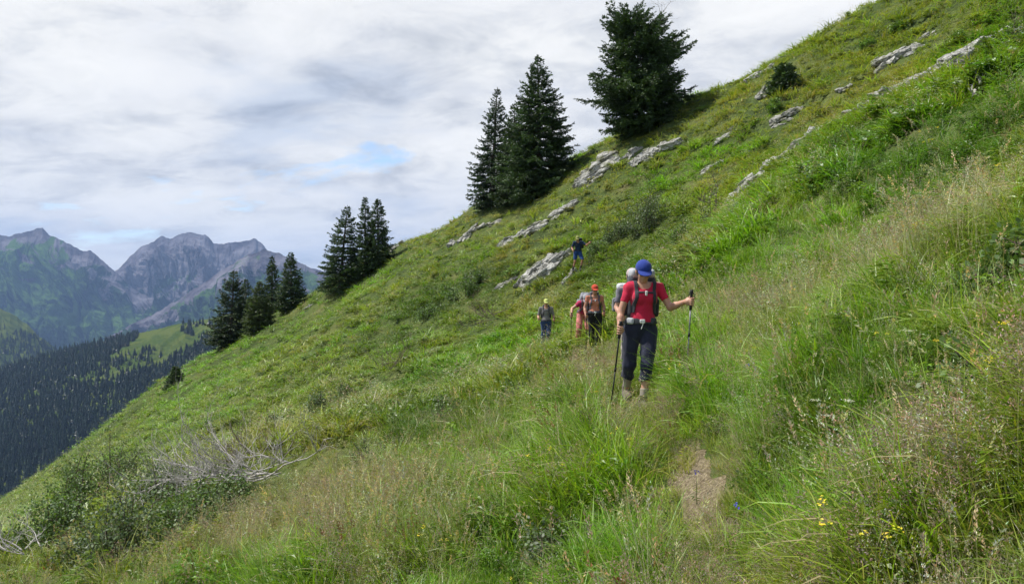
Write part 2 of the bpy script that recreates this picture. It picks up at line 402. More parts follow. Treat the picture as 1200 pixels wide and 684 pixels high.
def mountain_mat(name, rock, rock2, veg, veg2, vegbias, fr=.0009, scree=(.4, .39, .37)):
    m, nt = mat_new(name); L = nt.links.new
    out = N(nt, 'ShaderNodeOutputMaterial'); b = N(nt, 'ShaderNodeBsdfPrincipled'); b.inputs['Roughness'].default_value = 1; b.inputs['Specular IOR Level'].default_value = 0
    g = N(nt, 'ShaderNodeNewGeometry'); at = N(nt, 'ShaderNodeAttribute', attribute_name='veg')
    n1 = noise_node(nt, fr * 5, 9, .68, g.outputs['Position']); n2 = noise_node(nt, fr * 1.6, 8, .6, g.outputs['Position'], .8); n3 = noise_node(nt, fr * 3, 10, .62, g.outputs['Position'], 1.2)
    r1 = ramp(nt, [(.40, rock2), (.60, rock)], n1.outputs[0])
    r2 = ramp(nt, [(.44, veg), (.56, veg2)], n2.outputs[0])
    sm = N(nt, 'ShaderNodeMath', operation='ADD'); L(at.outputs['Fac'], sm.inputs[0])
    sc = N(nt, 'ShaderNodeMath', operation='MULTIPLY_ADD'); L(n3.outputs[0], sc.inputs[0]); sc.inputs[1].default_value = 2.4; sc.inputs[2].default_value = -1.2 + vegbias; L(sc.outputs[0], sm.inputs[1])
    rf = ramp(nt, [(.46, (0, 0, 0)), (.54, (1, 1, 1))], sm.outputs[0])
    mx = N(nt, 'ShaderNodeMix', data_type='RGBA'); L(rf.outputs[0], mx.inputs[0]); L(r1.outputs[0], mx.inputs[6]); L(r2.outputs[0], mx.inputs[7])
    L(mx.outputs[2], b.inputs['Base Color']); 
    bp = N(nt, 'ShaderNodeBump'); bp.inputs['Strength'].default_value = 1; bp.inputs['Distance'].default_value = .06 / fr; L(n1.outputs[0], bp.inputs['Height']); L(bp.outputs[0], b.inputs['Normal'])
    L(b.outputs[0], out.inputs[0]); return m
ROCK = (.215, .20, .225); ROCK2 = (.075, .065, .08); VEG = (.014, .028, .014); VEG2 = (.075, .14, .03)  # rock kept darker to stand in for cloud shade on the mountains
def veg_attr(P, V, a, b, seed):
    v = np.concatenate([np.zeros((P.shape[0], 5)), np.tile((V[None] - a) / (b - a), (P.shape[0], 1))], 1)
    return v.reshape(-1).clip(-1, 2)
def mountain(name, top, bot, mat, va, vb, **kw):
    v, q, P, U, V = sheet(top, bot, **kw)
    o = link(name, mesh_np(name, v, q, mat, False, {'veg': veg_attr(P, V, va, vb, 1)})); tag(o, kind='structure'); return P, U, V
m_rock = mountain_mat('limestone_massif', ROCK, ROCK2, VEG, VEG2, .0)
m_green = mountain_mat('green_massif', ROCK, ROCK2, VEG, VEG2, .1)
mountain('mountain_massif', [(120, 330, 7600), (140, 313, 7600), (150, 303, 7600), (165, 291, 7600), (178, 284, 7600), (190, 279, 7600), (203, 279, 7600), (215, 275, 7600), (228, 273, 7600), (240, 275, 7600), (250, 284, 7600), (262, 285, 7600), (272, 283, 7600), (285, 281, 7600), (300, 280, 7600), (308, 286, 7600), (320, 300, 7600), (350, 314, 7600), (395, 335, 7600), (480, 362, 7600), (560, 400, 7600)],
         [(120, 420, 5900), (560, 520, 5600)], m_rock, .12, .62, nu=560, nv=180, prof=.8, jag=7, amp=480, gfreq=5, gv=.45, seed=3)
mountain('mountain_green_peak', [(-160, 300, 6900), (-60, 285, 6900), (0, 275, 6900), (12, 277, 6900), (25, 274, 6900), (38, 270, 6900), (50, 266.5, 6900), (60, 277, 6900), (75, 284, 6900), (90, 290, 6900), (98, 296, 6900), (106, 295, 6900), (118, 304, 6900), (133, 316, 6900), (160, 340, 6900), (230, 372, 6900)],
         [(-160, 470, 4600), (230, 440, 5200)], m_green, -.15, .45, nu=480, nv=180, prof=.75, jag=6, amp=480, gfreq=4.5, gv=.45, seed=14)
mountain('mountain_side_ridge', [(60, 425, 5600), (130, 392, 5600), (180, 368, 5600), (215, 348, 5600), (245, 328, 5600), (270, 311, 5600), (290, 299, 5600), (308, 293, 5600), (325, 296, 5600), (345, 305, 5600), (360, 312, 5600), (378, 318, 5600), (400, 322, 5600), (450, 340, 5600), (560, 390, 5600)],
         [(60, 470, 4200), (560, 520, 4200)], m_green, -.1, .42, nu=420, nv=150, prof=.85, jag=6, amp=320, gfreq=6, gv=.45, seed=27)
m_hill = mountain_mat('meadow_hill', (.09, .10, .04), (.06, .075, .025), (.05, .075, .022), (.085, .11, .03), .5, .006)
hl_v, hl_q, HL_P, HL_U, HL_V = sheet([(-160, 330, 3300), (0, 362, 3300), (20, 371, 3300), (45, 393, 3250), (63, 406, 3200), (110, 440, 3100), (180, 480, 3000)], [(-160, 560, 2300), (180, 560, 2300)], 120, 60, jag=5, amp=70, gfreq=3, seed=41)
tag(link('hill_meadow_shoulder', mesh_np('hill_meadow_shoulder', hl_v, hl_q, m_hill, False, {'veg': veg_attr(HL_P, HL_V, -1, 1, 1)})), kind='structure')
fr_v, fr_q, FR_P, FR_U, FR_V = sheet([(-220, 495, 1800), (-60, 450, 1850), (0, 432, 1900), (50, 417, 1900), (104, 405, 1900), (150, 393, 1850), (190, 384, 1800), (254, 371, 1750), (330, 352, 1700), (420, 330, 1650), (520, 322, 1600)],
                                   [(-220, 700, 900), (520, 640, 800)], 300, 160, jag=3, amp=40, gfreq=3, gv=.6, seed=55)
m_hill2 = mountain_mat('forest_hill', (.13, .13, .05), (.09, .11, .035), (.055, .085, .022), (.09, .115, .03), .5, .012)
tag(link('hill_forested_ridge', mesh_np('hill_forested_ridge', fr_v, fr_q, m_hill2, False, {'veg': veg_attr(FR_P, FR_V, -1, 1, 1)})), kind='structure')
# small grassy shoulder behind the spruces
sh_v, sh_q, SH_P, _u, _vv = sheet([(300, 368, 210), (340, 356, 205), (362, 347, 200), (385, 335, 195), (440, 318, 190), (520, 300, 185)], [(300, 430, 120), (520, 420, 110)], 80, 40, jag=3, amp=3, gfreq=3, seed=61)
tag(link('hill_behind_spruces', mesh_np('hill_behind_spruces', sh_v, sh_q, mountain_mat('alp_meadow', (.1, .11, .05), (.07, .09, .03), (.06, .085, .03), (.1, .12, .045), .5, .08), False, {'veg': veg_attr(SH_P, _vv, -1, 1, 1)})), kind='structure')
# valley floor reaching below everything
v = []; n = 60; g = np.linspace(-13000, 13000, n); X, Y = np.meshgrid(g, g, indexing='ij'); Z = -1060 + 60 * fbm2(X * .0004, Y * .0004, 4, 8)
i = np.arange(n - 1)[:, None] * n; j = np.arange(n - 1)[None]
tag(link('valley_floor', mesh_np('valley_floor', np.stack([X, Y, Z], -1), np.stack([i + j, i + n + j, i + n + j + 1, i + j + 1], -1).reshape(-1, 4), simple_mat('valley_meadow', (.05, .07, .025), .95, .4, .002, .1, 1, spec=0))), kind='structure')
# the air
def haze():
    m, nt = mat_new('mountain_air'); m.cycles.homogeneous_volume = True; out = N(nt, 'ShaderNodeOutputMaterial'); pv = N(nt, 'ShaderNodeVolumePrincipled')
    pv.inputs['Color'].default_value = (.38, .59, 1, 1); pv.inputs['Density'].default_value = HAZE; pv.inputs['Anisotropy'].default_value = .1
    nt.links.new(pv.outputs[0], out.inputs['Volume'])
    b = 13500; z0, z1 = -1110, 760
    v = [(x, y, z) for z in (z0, z1) for y in (-b, b) for x in (-b, b)]
    q = [(0, 2, 3, 1), (4, 5, 7, 6), (0, 1, 5, 4), (1, 3, 7, 5), (3, 2, 6, 7), (2, 0, 4, 6)]
    tag(link('haze', mesh_np('haze', v, np.array(q), m, False)), kind='stuff', label='pale blue mountain haze in front of the far peaks', cat='haze')
HAZE = 5.4e-5
haze()
# ------------------------------------------------------------------ rocks
def rock_mat():
    m, nt = mat_new('weathered_limestone'); L = nt.links.new
    out = N(nt, 'ShaderNodeOutputMaterial'); b = N(nt, 'ShaderNodeBsdfPrincipled'); b.inputs['Roughness'].default_value = .92; b.inputs['Specular IOR Level'].default_value = .2
    g = N(nt, 'ShaderNodeNewGeometry'); vo = N(nt, 'ShaderNodeTexVoronoi', feature='DISTANCE_TO_EDGE'); vo.inputs['Scale'].default_value = 2.6; wp = noise_node(nt, 3, 4, .6, g.outputs['Position']); wm = N(nt, 'ShaderNodeMix', data_type='RGBA', blend_type='LINEAR_LIGHT'); wm.inputs[0].default_value = .25; L(g.outputs['Position'], wm.inputs[6]); L(wp.outputs['Color'], wm.inputs[7]); mpv = N(nt, 'ShaderNodeMapping'); mpv.inputs['Scale'].default_value = (1, 1, 2.4); mpv.inputs['Rotation'].default_value = (.5, .4, 0); L(wm.outputs[2], mpv.inputs[0]); L(mpv.outputs[0], vo.inputs['Vector'])
    n1 = noise_node(nt, 2.2, 8, .65, g.outputs['Position']); n2 = noise_node(nt, 14, 6, .7, g.outputs['Position'], .3); n3 = noise_node(nt, 1.1, 7, .6, g.outputs['Position'], 1)
    r = ramp(nt, [(.3, (.17, .165, .145)), (.44, (.32, .315, .285)), (.55, (.46, .455, .42)), (.68, (.60, .59, .55))], n1.outputs[0])
    r2 = ramp(nt, [(.3, (.45, .45, .42)), (.48, (.95, .95, .95)), (.7, (1.2, 1.2, 1.18))], n2.outputs[0])
    mu = N(nt, 'ShaderNodeMix', data_type='RGBA', blend_type='MULTIPLY'); mu.inputs[0].default_value = 1; L(r.outputs[0], mu.inputs[6]); L(r2.outputs[0], mu.inputs[7])
    cr = ramp(nt, [(.0, (.22, .2, .17)), (.05, (.8, .8, .78)), (.09, (1, 1, 1))], vo.outputs['Distance']); mc = N(nt, 'ShaderNodeMix', data_type='RGBA', blend_type='MULTIPLY'); mc.inputs[0].default_value = 1; L(mu.outputs[2], mc.inputs[6]); L(cr.outputs[0], mc.inputs[7]); mu = mc
    ml = ramp(nt, [(.54, (0, 0, 0)), (.62, (.8, .8, .8))], n3.outputs[0])
    mx = N(nt, 'ShaderNodeMix', data_type='RGBA'); L(ml.outputs[0], mx.inputs[0]); L(mu.outputs[2], mx.inputs[6]); mx.inputs[7].default_value = (.12, .125, .06, 1)
    L(mx.outputs[2], b.inputs['Base Color'])
    bp = N(nt, 'ShaderNodeBump'); bp.inputs['Strength'].default_value = 1; bp.inputs['Distance'].default_value = .05; L(n2.outputs[0], bp.inputs['Height']); L(bp.outputs[0], b.inputs['Normal'])
    L(b.outputs[0], out.inputs[0]); return m
M_ROCK = rock_mat()
PXS = 1.0
def slope_frame(x, y, e=1.0):
    gx = float(H(x + e, y) - H(x - e, y)) / (2 * e); gy = float(H(x, y + e) - H(x, y - e)) / (2 * e)
    n = norm(np.array([-gx, -gy, 1.])); return n
def block(rng, size):
    """one fractured boulder: convex hull of jittered box points, subdivided and roughened"""
    import bmesh
    bm = bmesh.new(); s = np.array(size)
    for k in range(14):
        p = rng.uniform(-1, 1, 3); p /= max(abs(p)) ** .75; p *= rng.uniform(.75, 1); bm.verts.new(p * s)
    bmesh.ops.convex_hull(bm, input=bm.verts); 
    bmesh.ops.delete(bm, geom=[v for v in bm.verts if not v.link_faces], context='VERTS')
    bmesh.ops.triangulate(bm, faces=bm.faces)
    for k in range(2 if max(size) < .5 else 3):
        bmesh.ops.subdivide_edges(bm, edges=bm.edges, cuts=1, use_grid_fill=True)
    bmesh.ops.triangulate(bm, faces=bm.faces); bm.verts.ensure_lookup_table(); bm.normal_update()
    v = np.array([w.co[:] for w in bm.verts]); nn = np.array([w.normal[:] for w in bm.verts]); f = np.array([[w.index for w in q.verts] for q in bm.faces]); bm.free()
    m = max(size); o = rng.uniform(0, 90, 3)
    d = (fbm3(v + o, 2.2 / m, 4, 5) - .5) * .32 * m + (fbm3(v * np.array([.4, .4, 3]) + o, 2.5 / m, 2, 8) - .5) * .22 * m
    return v + nn * d[:, None], f
OBST = []
def obstacle_mask(x, y):
    m = np.zeros(np.shape(x))
    for (cx, cy, rad) in OBST: m = np.maximum(m, 1 - sstep(.6, 1.3, np.hypot(x - cx, (y - cy) * .6) / rad))
    return m
ROCKS = []         # footprints for the vegetation: centre, along, half length, half width
def outcrop(px0, py0, px1, py1, wpx, n, label, seed, big=1.0, group='pale limestone outcrops in the turf'):
    rng = np.random.default_rng(seed)
    a = hit_or_crest(px0, py0); b_ = hit_or_crest(px1, py1); a = np.array(a); b_ = np.array(b_)
    n = int(n * 2.4); wpx = wpx * (1.9 if px0 > 940 else 1.5 if py0 < 150 and px0 > 860 else 1.9 if px0 > 840 else 1.0); c = (a + b_) / 2; ax = b_ - a; Lh = np.linalg.norm(ax[:2]) / 2; ax2 = ax[:2] / (2 * Lh + 1e-9); wd = wpx / F_PX * c[1] * 1.0
    sd = np.array([-ax2[1], ax2[0]])
    ROCKS.append((c[0], c[1], ax2[0], ax2[1], Lh + .2, wd * .9 + .1))
    mb = MB(); bed = norm(np.array([.75, .45, .5]))     # dip of the strata
    for k in range(n):
        u = rng.uniform(-1, 1); w = rng.normal(0, .5) * (1 - .5 * abs(u))
        x = c[0] + ax2[0] * u * Lh + sd[0] * w * wd; y = c[1] + ax2[1] * u * Lh + sd[1] * w * wd
        s = big * 1.15 * wd * rng.choice([.22, .32, .45, .62], p=[.55, .30, .13, .02]) * rng.uniform(.8, 1.2); s = max(s, .12)
        v, f = block(rng, (s * rng.uniform(1.1, 1.9), s * rng.uniform(.7, 1.1), s * rng.uniform(.45, .8)))
        nm = slope_frame(x, y); t = norm(np.array([ax[0], ax[1], ax[2]]) + rng.normal(0, .25, 3) * np.linalg.norm(ax)); t = norm(t - nm * (t @ nm)); q = np.cross(nm, t)
        tilt = rng.normal(0.25, .2); n2 = norm(nm * math.cos(tilt) + q * math.sin(tilt)); q2 = np.cross(n2, t)
        R = np.stack([t, q2, n2], 1)
        z = float(H(x, y)) + s * rng.uniform(-.15, .18) + (.06 if c[1] > 18 else 0)
        mb.add(v @ R.T + np.array([x, y, z]), t=f)
    base = np.array([c[0], c[1], float(H(c[0], c[1]))])
    mb.v = [q - base for q in mb.v]
    o = link('rock_outcrop', mb.mesh('rock_outcrop', M_ROCK, False), loc=tuple(base)); tag(o, label, 'rock', group)
OUT = [
    (1128, 78, 1176, 44, 16, 26, 'highest white rocks at the upper right edge of the slope'),
    (1040, 112, 1118, 78, 13, 34, 'long white rock ledge in the right upper slope, ending in a bare grey root'),
    (1004, 132, 1040, 116, 12, 12, 'short white rock step at the low left end of the upper ledge'),
    (893, 205, 962, 160, 11, 30, 'narrow white rock rib running uphill from mid slope'),
    (853, 240, 888, 212, 10, 16, 'lowest tip of the narrow white rib, half hidden in dry grass'),
    (962, 158, 1004, 134, 10, 16, 'pale rocks in the grass between the white rib and the upper ledge'),
    (1028, 82, 1066, 62, 9, 12, 'small grey rocks just under the upper skyline, right of the dwarf spruce'),
    (876, 96, 902, 82, 10, 12, 'grey crag on the skyline to the left of the dwarf spruce'),
    (888, 118, 896, 106, 8, 7, 'small grey stone below the skyline crag'),
    (902, 146, 934, 132, 8, 10, 'low grey rocks between the skyline crag and the white rib'),
    (980, 112, 996, 102, 5, 5, 'little pinkish stone in the grass above the white ledge'),
    (740, 192, 792, 168, 14, 22, 'broken grey rocks right below the leaning spruce'),
    (676, 216, 722, 190, 17, 30, 'grey crag between the leaning spruce and the spruce pair'),
    (650, 256, 676, 238, 12, 12, 'grey stones right of the foot of the spruce pair'),
    (588, 288, 640, 262, 12, 22, 'grey rock band below the spruce pair'),
    (530, 288, 556, 268, 11, 10, 'rounded grey rock left below the spruce pair'),
    (610, 338, 664, 298, 20, 34, 'large layered grey rock slab left of the man in navy'),
    (582, 340, 606, 326, 9, 10, 'low lichen grey rock at the left foot of the layered slab'),
    (660, 334, 674, 318, 7, 8, 'small pale rocks under the boots of the man in navy'),
    (838, 168, 856, 156, 7, 8, 'pale stones in the green hollow right of the leaning spruce'),
    (822, 206, 848, 190, 6, 9, 'low stones below the green hollow'),
    (455, 300, 470, 283, 7, 8, 'grey skyline rock right of the middle spruce group'),
    (358, 362, 370, 352, 6, 5, 'orange and white boulder between the two left spruce groups'),
    (730, 188, 748, 176, 7, 8, 'grey stones in the shade under the leaning spruce'),
    (560, 268, 590, 256, 8, 10, 'thin grey ledge at the foot of the slim spruce'),
    (1074, 50, 1092, 40, 4, 5, 'tiny grey stones high under the upper right skyline'),
]
for i, o in enumerate(OUT): outcrop(*o[:6], o[6], 100 + i)
def rock_mask(x, y):
    m = np.zeros(np.shape(x))
    for (cx, cy, ax, ay, l, w) in ROCKS:
        dx = x - cx; dy = y - cy; u = (dx * ax + dy * ay) / l; v = (-dx * ay + dy * ax) / w
        m = np.maximum(m, 1 - sstep(.5, 1.5, u * u + v * v))
    return m

# ------------------------------------------------------------------ plant prototypes
FOL = foliage_mat('meadow_plants')
def blade(mb, rng, base, h, w, az, lean, bend, col, nseg=4, droop=0, alpha=0, tipcol=None):
    """flat ribbon leaf"""
    s = np.linspace(0, 1, nseg + 1); ang = lean + bend * s
    st = h / nseg
    dx = np.concatenate([[0], np.cumsum(np.sin(ang[:-1]) * st)]); dz = np.concatenate([[0], np.cumsum(np.cos(ang[:-1]) * st)])
    d = np.array([math.cos(az), math.sin(az), 0]); p = np.array([-d[1], d[0], 0])
    c = base + dx[:, None] * d + dz[:, None] * np.array([0, 0, 1.])
    tw = rng.normal(0, .8); pw = np.cos(tw * s)[:, None] * p + np.sin(tw * s)[:, None] * np.array([0, 0, .6])
    wd = w * .5 * np.minimum(1, (1 - s ** 2.2) + .02) * np.minimum(1, .55 + 2 * s)
    v = np.empty((2 * (nseg + 1), 3)); v[0::2] = c - pw * wd[:, None]; v[1::2] = c + pw * wd[:, None]
    q = [(2 * i, 2 * i + 1, 2 * i + 3, 2 * i + 2) for i in range(nseg)]
    cc = np.array([*col, alpha]); C = np.tile(cc, (len(v), 1))
    if tipcol is not None:
        k = np.repeat(s ** 2, 2)[:, None]; C[:, :3] = C[:, :3] * (1 - k) + np.array(tipcol) * k
    mb.add(v, q=q, c=C); return c
def leaf(mb, c, d, n, l, w, col, alpha=0, fold=.15):
    d = norm(d); s = norm(np.cross(d, n)); n = np.cross(s, d)
    v = np.array([c, c + d * l * .4 + s * w * .5 + n * l * fold, c + d * l - n * l * .1, c + d * l * .4 - s * w * .5 + n * l * fold, c + d * l * .45])
    mb.add(v, t=[(0, 1, 4), (1, 2, 4), (2, 3, 4), (3, 0, 4)], c=np.array([*col, alpha]))
def hue(rng, base, v=.22, hv=.1):
    k = math.exp(rng.normal(0, v)); return np.clip(np.array(base) * k * (1 + rng.normal(0, hv, 3) * np.array([1, .5, 1])), 0, 1)
GREEN = (.85, 1, .75); STRAW = (.34, .29, .15)
def proto_grass(seed, n, h, w, spread, bend, dry=.12):
    rng = np.random.default_rng(seed); mb = MB()
    for i in range(n):
        r = spread * math.sqrt(rng.random()); a = rng.uniform(0, 6.28); b = np.array([r * math.cos(a), r * math.sin(a), -.03])
        az = a + rng.normal(0, 1.0); isdry = rng.random() < dry
        c = hue(rng, STRAW if isdry else GREEN)
        blade(mb, rng, b, h * rng.uniform(.45, 1.1), w * rng.uniform(.6, 1.2), az, abs(rng.normal(.12, .18)) + r / spread * .25, bend * rng.uniform(.2, 1.5), c, 5 if h > .3 else 4, alpha=1 if isdry else 0, tipcol=None if isdry else c * np.array([1.25, 1.12, .8]))
    return mb
def proto_seed(seed, n, h, spread, colh, nb=26, size=1.):
    nk = int(24 * size) if size < 1.5 else 13
    """flowering grass: thin stems with airy panicles"""
    rng = np.random.default_rng(seed); mb = proto_grass(seed + 1, nb, h * .5, .005, spread, 1.0)
    for i in range(n):
        r = spread * rng.random(); a = rng.uniform(0, 6.28); b = np.array([r * math.cos(a), r * math.sin(a), 0])
        az = rng.normal(3.3, .9); hh = h * rng.uniform(.7, 1.1)
        c = blade(mb, rng, b, hh, .003, az, rng.uniform(0, .2), rng.uniform(.2, .9), hue(rng, (.40, .38, .2), .15), 6, alpha=1)
        tip = c[-1]; dr = norm(c[-1] - c[-2]); col = hue(rng, colh, .2)
        for k in range(nk):
            t = rng.random(); p = tip - dr * hh * .32 * (1 - t) ; o = rng.normal(0, 1, 3); o[2] = -abs(o[2]) * .3
            q = p + norm(o) * .030 * size * (1.1 - t) + np.array([math.cos(az), math.sin(az), 0]) * .02 * t
            leaf(mb, q, norm(o) + dr, rng.normal(0, 1, 3), .011 * size, .0036 * size, hue(rng, col, .2), 1)
    return mb
def proto_spike(seed, n, h, spread, colh, nb=22):
    rng = np.random.default_rng(seed); mb = proto_grass(seed + 1, nb, h * .5, .006, spread, .9)
    for i in range(n):
        r = spread * rng.random(); a = rng.uniform(0, 6.28); b = np.array([r * math.cos(a), r * math.sin(a), 0]); az = rng.normal(3.3, .8); hh = h * rng.uniform(.7, 1.1)
        c = blade(mb, rng, b, hh, .003, az, rng.uniform(0, .2), rng.uniform(.1, .6), hue(rng, (.36, .36, .18), .15), 6, alpha=1)
        dr = norm(c[-1] - c[-2]); col = hue(rng, colh, .2)
        for k in range(22):
            t = rng.random(); p = c[-1] - dr * hh * .16 * (1 - t); o = norm(rng.normal(0, 1, 3))
            leaf(mb, p + o * .004, dr * 1.5 + o, rng.normal(0, 1, 3), .016, .006, hue(rng, col, .15), 1)
    return mb
def proto_herb(seed, stems, h, spread, l, w, col=(.9, 1, .7), per=9, stemcol=(.4, .5, .2)):
    rng = np.random.default_rng(seed); mb = MB()
    for i in range(stems):
        r = spread * math.sqrt(rng.random()); a = rng.uniform(0, 6.28); b = np.array([r * math.cos(a), r * math.sin(a), -.02]); az = a + rng.normal(0, .6); hh = h * rng.uniform(.5, 1.1)
        c = blade(mb, rng, b, hh, .005, az, rng.uniform(.05, .35), rng.uniform(0, .5), hue(rng, stemcol, .15), 4)
        for k in range(per):
            t = rng.uniform(.15, 1) * 4; i0 = min(int(t), 3); p = c[i0] * (1 - t + i0) + c[i0 + 1] * (t - i0)
            aa = rng.uniform(0, 6.28); d = np.array([math.cos(aa), math.sin(aa), rng.uniform(-.2, .7)])
            s = rng.uniform(.6, 1.15); leaf(mb, p, d, np.array([rng.normal(0, .3), rng.normal(0, .3), 1]), l * s, w * s, hue(rng, col, .2), 0)
    return mb
def proto_mat(seed, n, rad, h, l, w, col=(.8, 1, .6)):
    """low cushion of small leaves (bilberry, alpenrose, juniper)"""
    rng = np.random.default_rng(seed); mb = MB()
    for i in range(n):
        a = rng.uniform(0, 6.28); r = rad * math.sqrt(rng.random()); z = h * (1 - (r / rad) ** 2) * rng.uniform(.3, 1.05)
        d = np.array([math.cos(a), math.sin(a), 0]) * r / rad + rng.normal(0, .5, 3); d[2] = abs(d[2]) + .2
        leaf(mb, np.array([r * math.cos(a), r * math.sin(a), z]), d, rng.normal(0, 1, 3) + np.array([0, 0, .8]), l * rng.uniform(.6, 1.2), w * rng.uniform(.6, 1.2), hue(rng, col, .25), 0)
    return mb
def proto_flower(seed, col, h=.35, n=5, size=.012, head=10):
    rng = np.random.default_rng(seed); mb = proto_herb(seed, 4, h * .5, .08, .04, .012)
    for i in range(n):
        b = np.array([*rng.normal(0, .07, 2), 0]); c = blade(mb, rng, b, h * rng.uniform(.7, 1.1), .003, rng.uniform(0, 6.28), .1, .3, hue(rng, (.3, .4, .15), .1), 4)
        for k in range(head):
            a = rng.uniform(0, 6.28); leaf(mb, c[-1] + rng.normal(0, size * .6, 3), np.array([math.cos(a), math.sin(a), .3]), np.array([0, 0, 1.]), size, size * .7, hue(rng, col, .1), 1)
    return mb
STRAWH = (.42, .38, .24); PURPH = (.34, .26, .21); SILV = (.50, .52, .38); RUST = (.28, .15, .07)
PROTOS = [
    ('fine', proto_grass(1, 70, .34, .0045, .12, .9)), ('fine', proto_grass(2, 70, .40, .005, .14, 1.2)), ('fine', proto_grass(3, 60, .28, .0045, .11, .7)),
    ('lush', proto_grass(4, 46, .46, .009, .13, 1.1, .03)), ('lush', proto_grass(5, 46, .52, .010, .15, 1.4, .05)),
    ('seed', proto_seed(6, 8, .62, .13, STRAWH)), ('seed', proto_seed(7, 7, .70, .15, PURPH)), ('seed', proto_seed(8, 9, .58, .13, SILV)), ('spike', proto_spike(9, 9, .60, .14, STRAWH)),
    ('herb', proto_herb(10, 10, .30, .12, .060, .026)), ('herb', proto_herb(11, 8, .42, .13, .085, .030, per=10)), ('herb', proto_herb(12, 14, .20, .14, .045, .028)),
    ('mat', proto_mat(13, 260, .22, .15, .030, .016)), ('mat', proto_mat(14, 300, .26, .22, .032, .018)),
    ('dry', proto_grass(15, 70, .30, .0045, .13, 1.1, .75)), ('dry', proto_seed(16, 12, .48, .13, PURPH, 30, 1.2)),
    ('rust', proto_spike(17, 6, .50, .10, RUST)), ('yel', proto_flower(18, (.80, .70, .05), .32)), ('whi', proto_flower(19, (.7, .7, .62), .36, 4, .01)),
    ('turf', proto_grass(20, 90, .13, .005, .16, .7, .18)), ('turf', proto_mat(21, 160, .18, .06, .025, .014)),
]
NEARN = len(PROTOS)
PROTOS += [
    ('f_fine', proto_grass(31, 22, .34, .016, .14, .9)), ('f_fine', proto_grass(32, 22, .40, .016, .15, 1.2)),
    ('f_lush', proto_grass(33, 20, .50, .020, .15, 1.3, .03)), ('f_seed', proto_seed(34, 5, .60, .15, STRAWH, 14, 2.0)), ('f_seed', proto_seed(35, 4, .62, .15, PURPH, 14, 2.0)), ('f_seed', proto_seed(36, 5, .56, .15, SILV, 14, 2.0)),
    ('f_herb', proto_herb(37, 7, .30, .14, .09, .05, per=6)), ('f_mat', proto_mat(38, 80, .26, .20, .055, .034)), ('f_dry', proto_grass(39, 24, .30, .014, .15, 1.1, .75)), ('f_turf', proto_grass(40, 26, .14, .016, .17, .7, .18)),
]
KIDX = {}
for i, (k, _) in enumerate(PROTOS): KIDX.setdefault(k, []).append(i)
def proto_collection(name, protos, mats):
    c = bpy.data.collections.new(name)
    for i, mb in enumerate(protos):
        me = mb.mesh('%s_plant_%02d' % (name, i), mats, False)
        c.objects.link(bpy.data.objects.new('%s_plant_%02d' % (name, i), me))
    return c
def scatter(name, coll, pts, rot, scl, idx, tint):
    me = mesh_np(name, pts, None, None, attrs={'rot': rot, 'scl': scl, 'vid': np.asarray(idx, int), 'tint': np.hstack([tint, np.ones((len(tint), 1))])})
    o = link(name, me)
    ng = bpy.data.node_groups.new(name + '_nodes', 'GeometryNodeTree'); L = ng.links.new
    ng.interface.new_socket('Geometry', in_out='INPUT', socket_type='NodeSocketGeometry'); ng.interface.new_socket('Geometry', in_out='OUTPUT', socket_type='NodeSocketGeometry')
    gi = ng.nodes.new('NodeGroupInput'); go = ng.nodes.new('NodeGroupOutput')
    ip = ng.nodes.new('GeometryNodeInstanceOnPoints'); ci = ng.nodes.new('GeometryNodeCollectionInfo')
    ci.inputs['Collection'].default_value = coll; ci.inputs['Separate Children'].default_value = True; ci.inputs['Reset Children'].default_value = True
    def at(nm, ty): n = ng.nodes.new('GeometryNodeInputNamedAttribute'); n.data_type = ty; n.inputs['Name'].default_value = nm; return n.outputs['Attribute']
    L(gi.outputs[0], ip.inputs['Points']); L(ci.outputs[0], ip.inputs['Instance']); ip.inputs['Pick Instance'].default_value = True
    L(at('vid', 'INT'), ip.inputs['Instance Index']); er = ng.nodes.new('FunctionNodeEulerToRotation'); L(at('rot', 'FLOAT_VECTOR'), er.inputs[0]); L(er.outputs[0], ip.inputs['Rotation'])
    L(at('scl', 'FLOAT_VECTOR'), ip.inputs['Scale']); L(ip.outputs[0], go.inputs[0])
    md = o.modifiers.new('plants', 'NODES'); md.node_group = ng
    return o
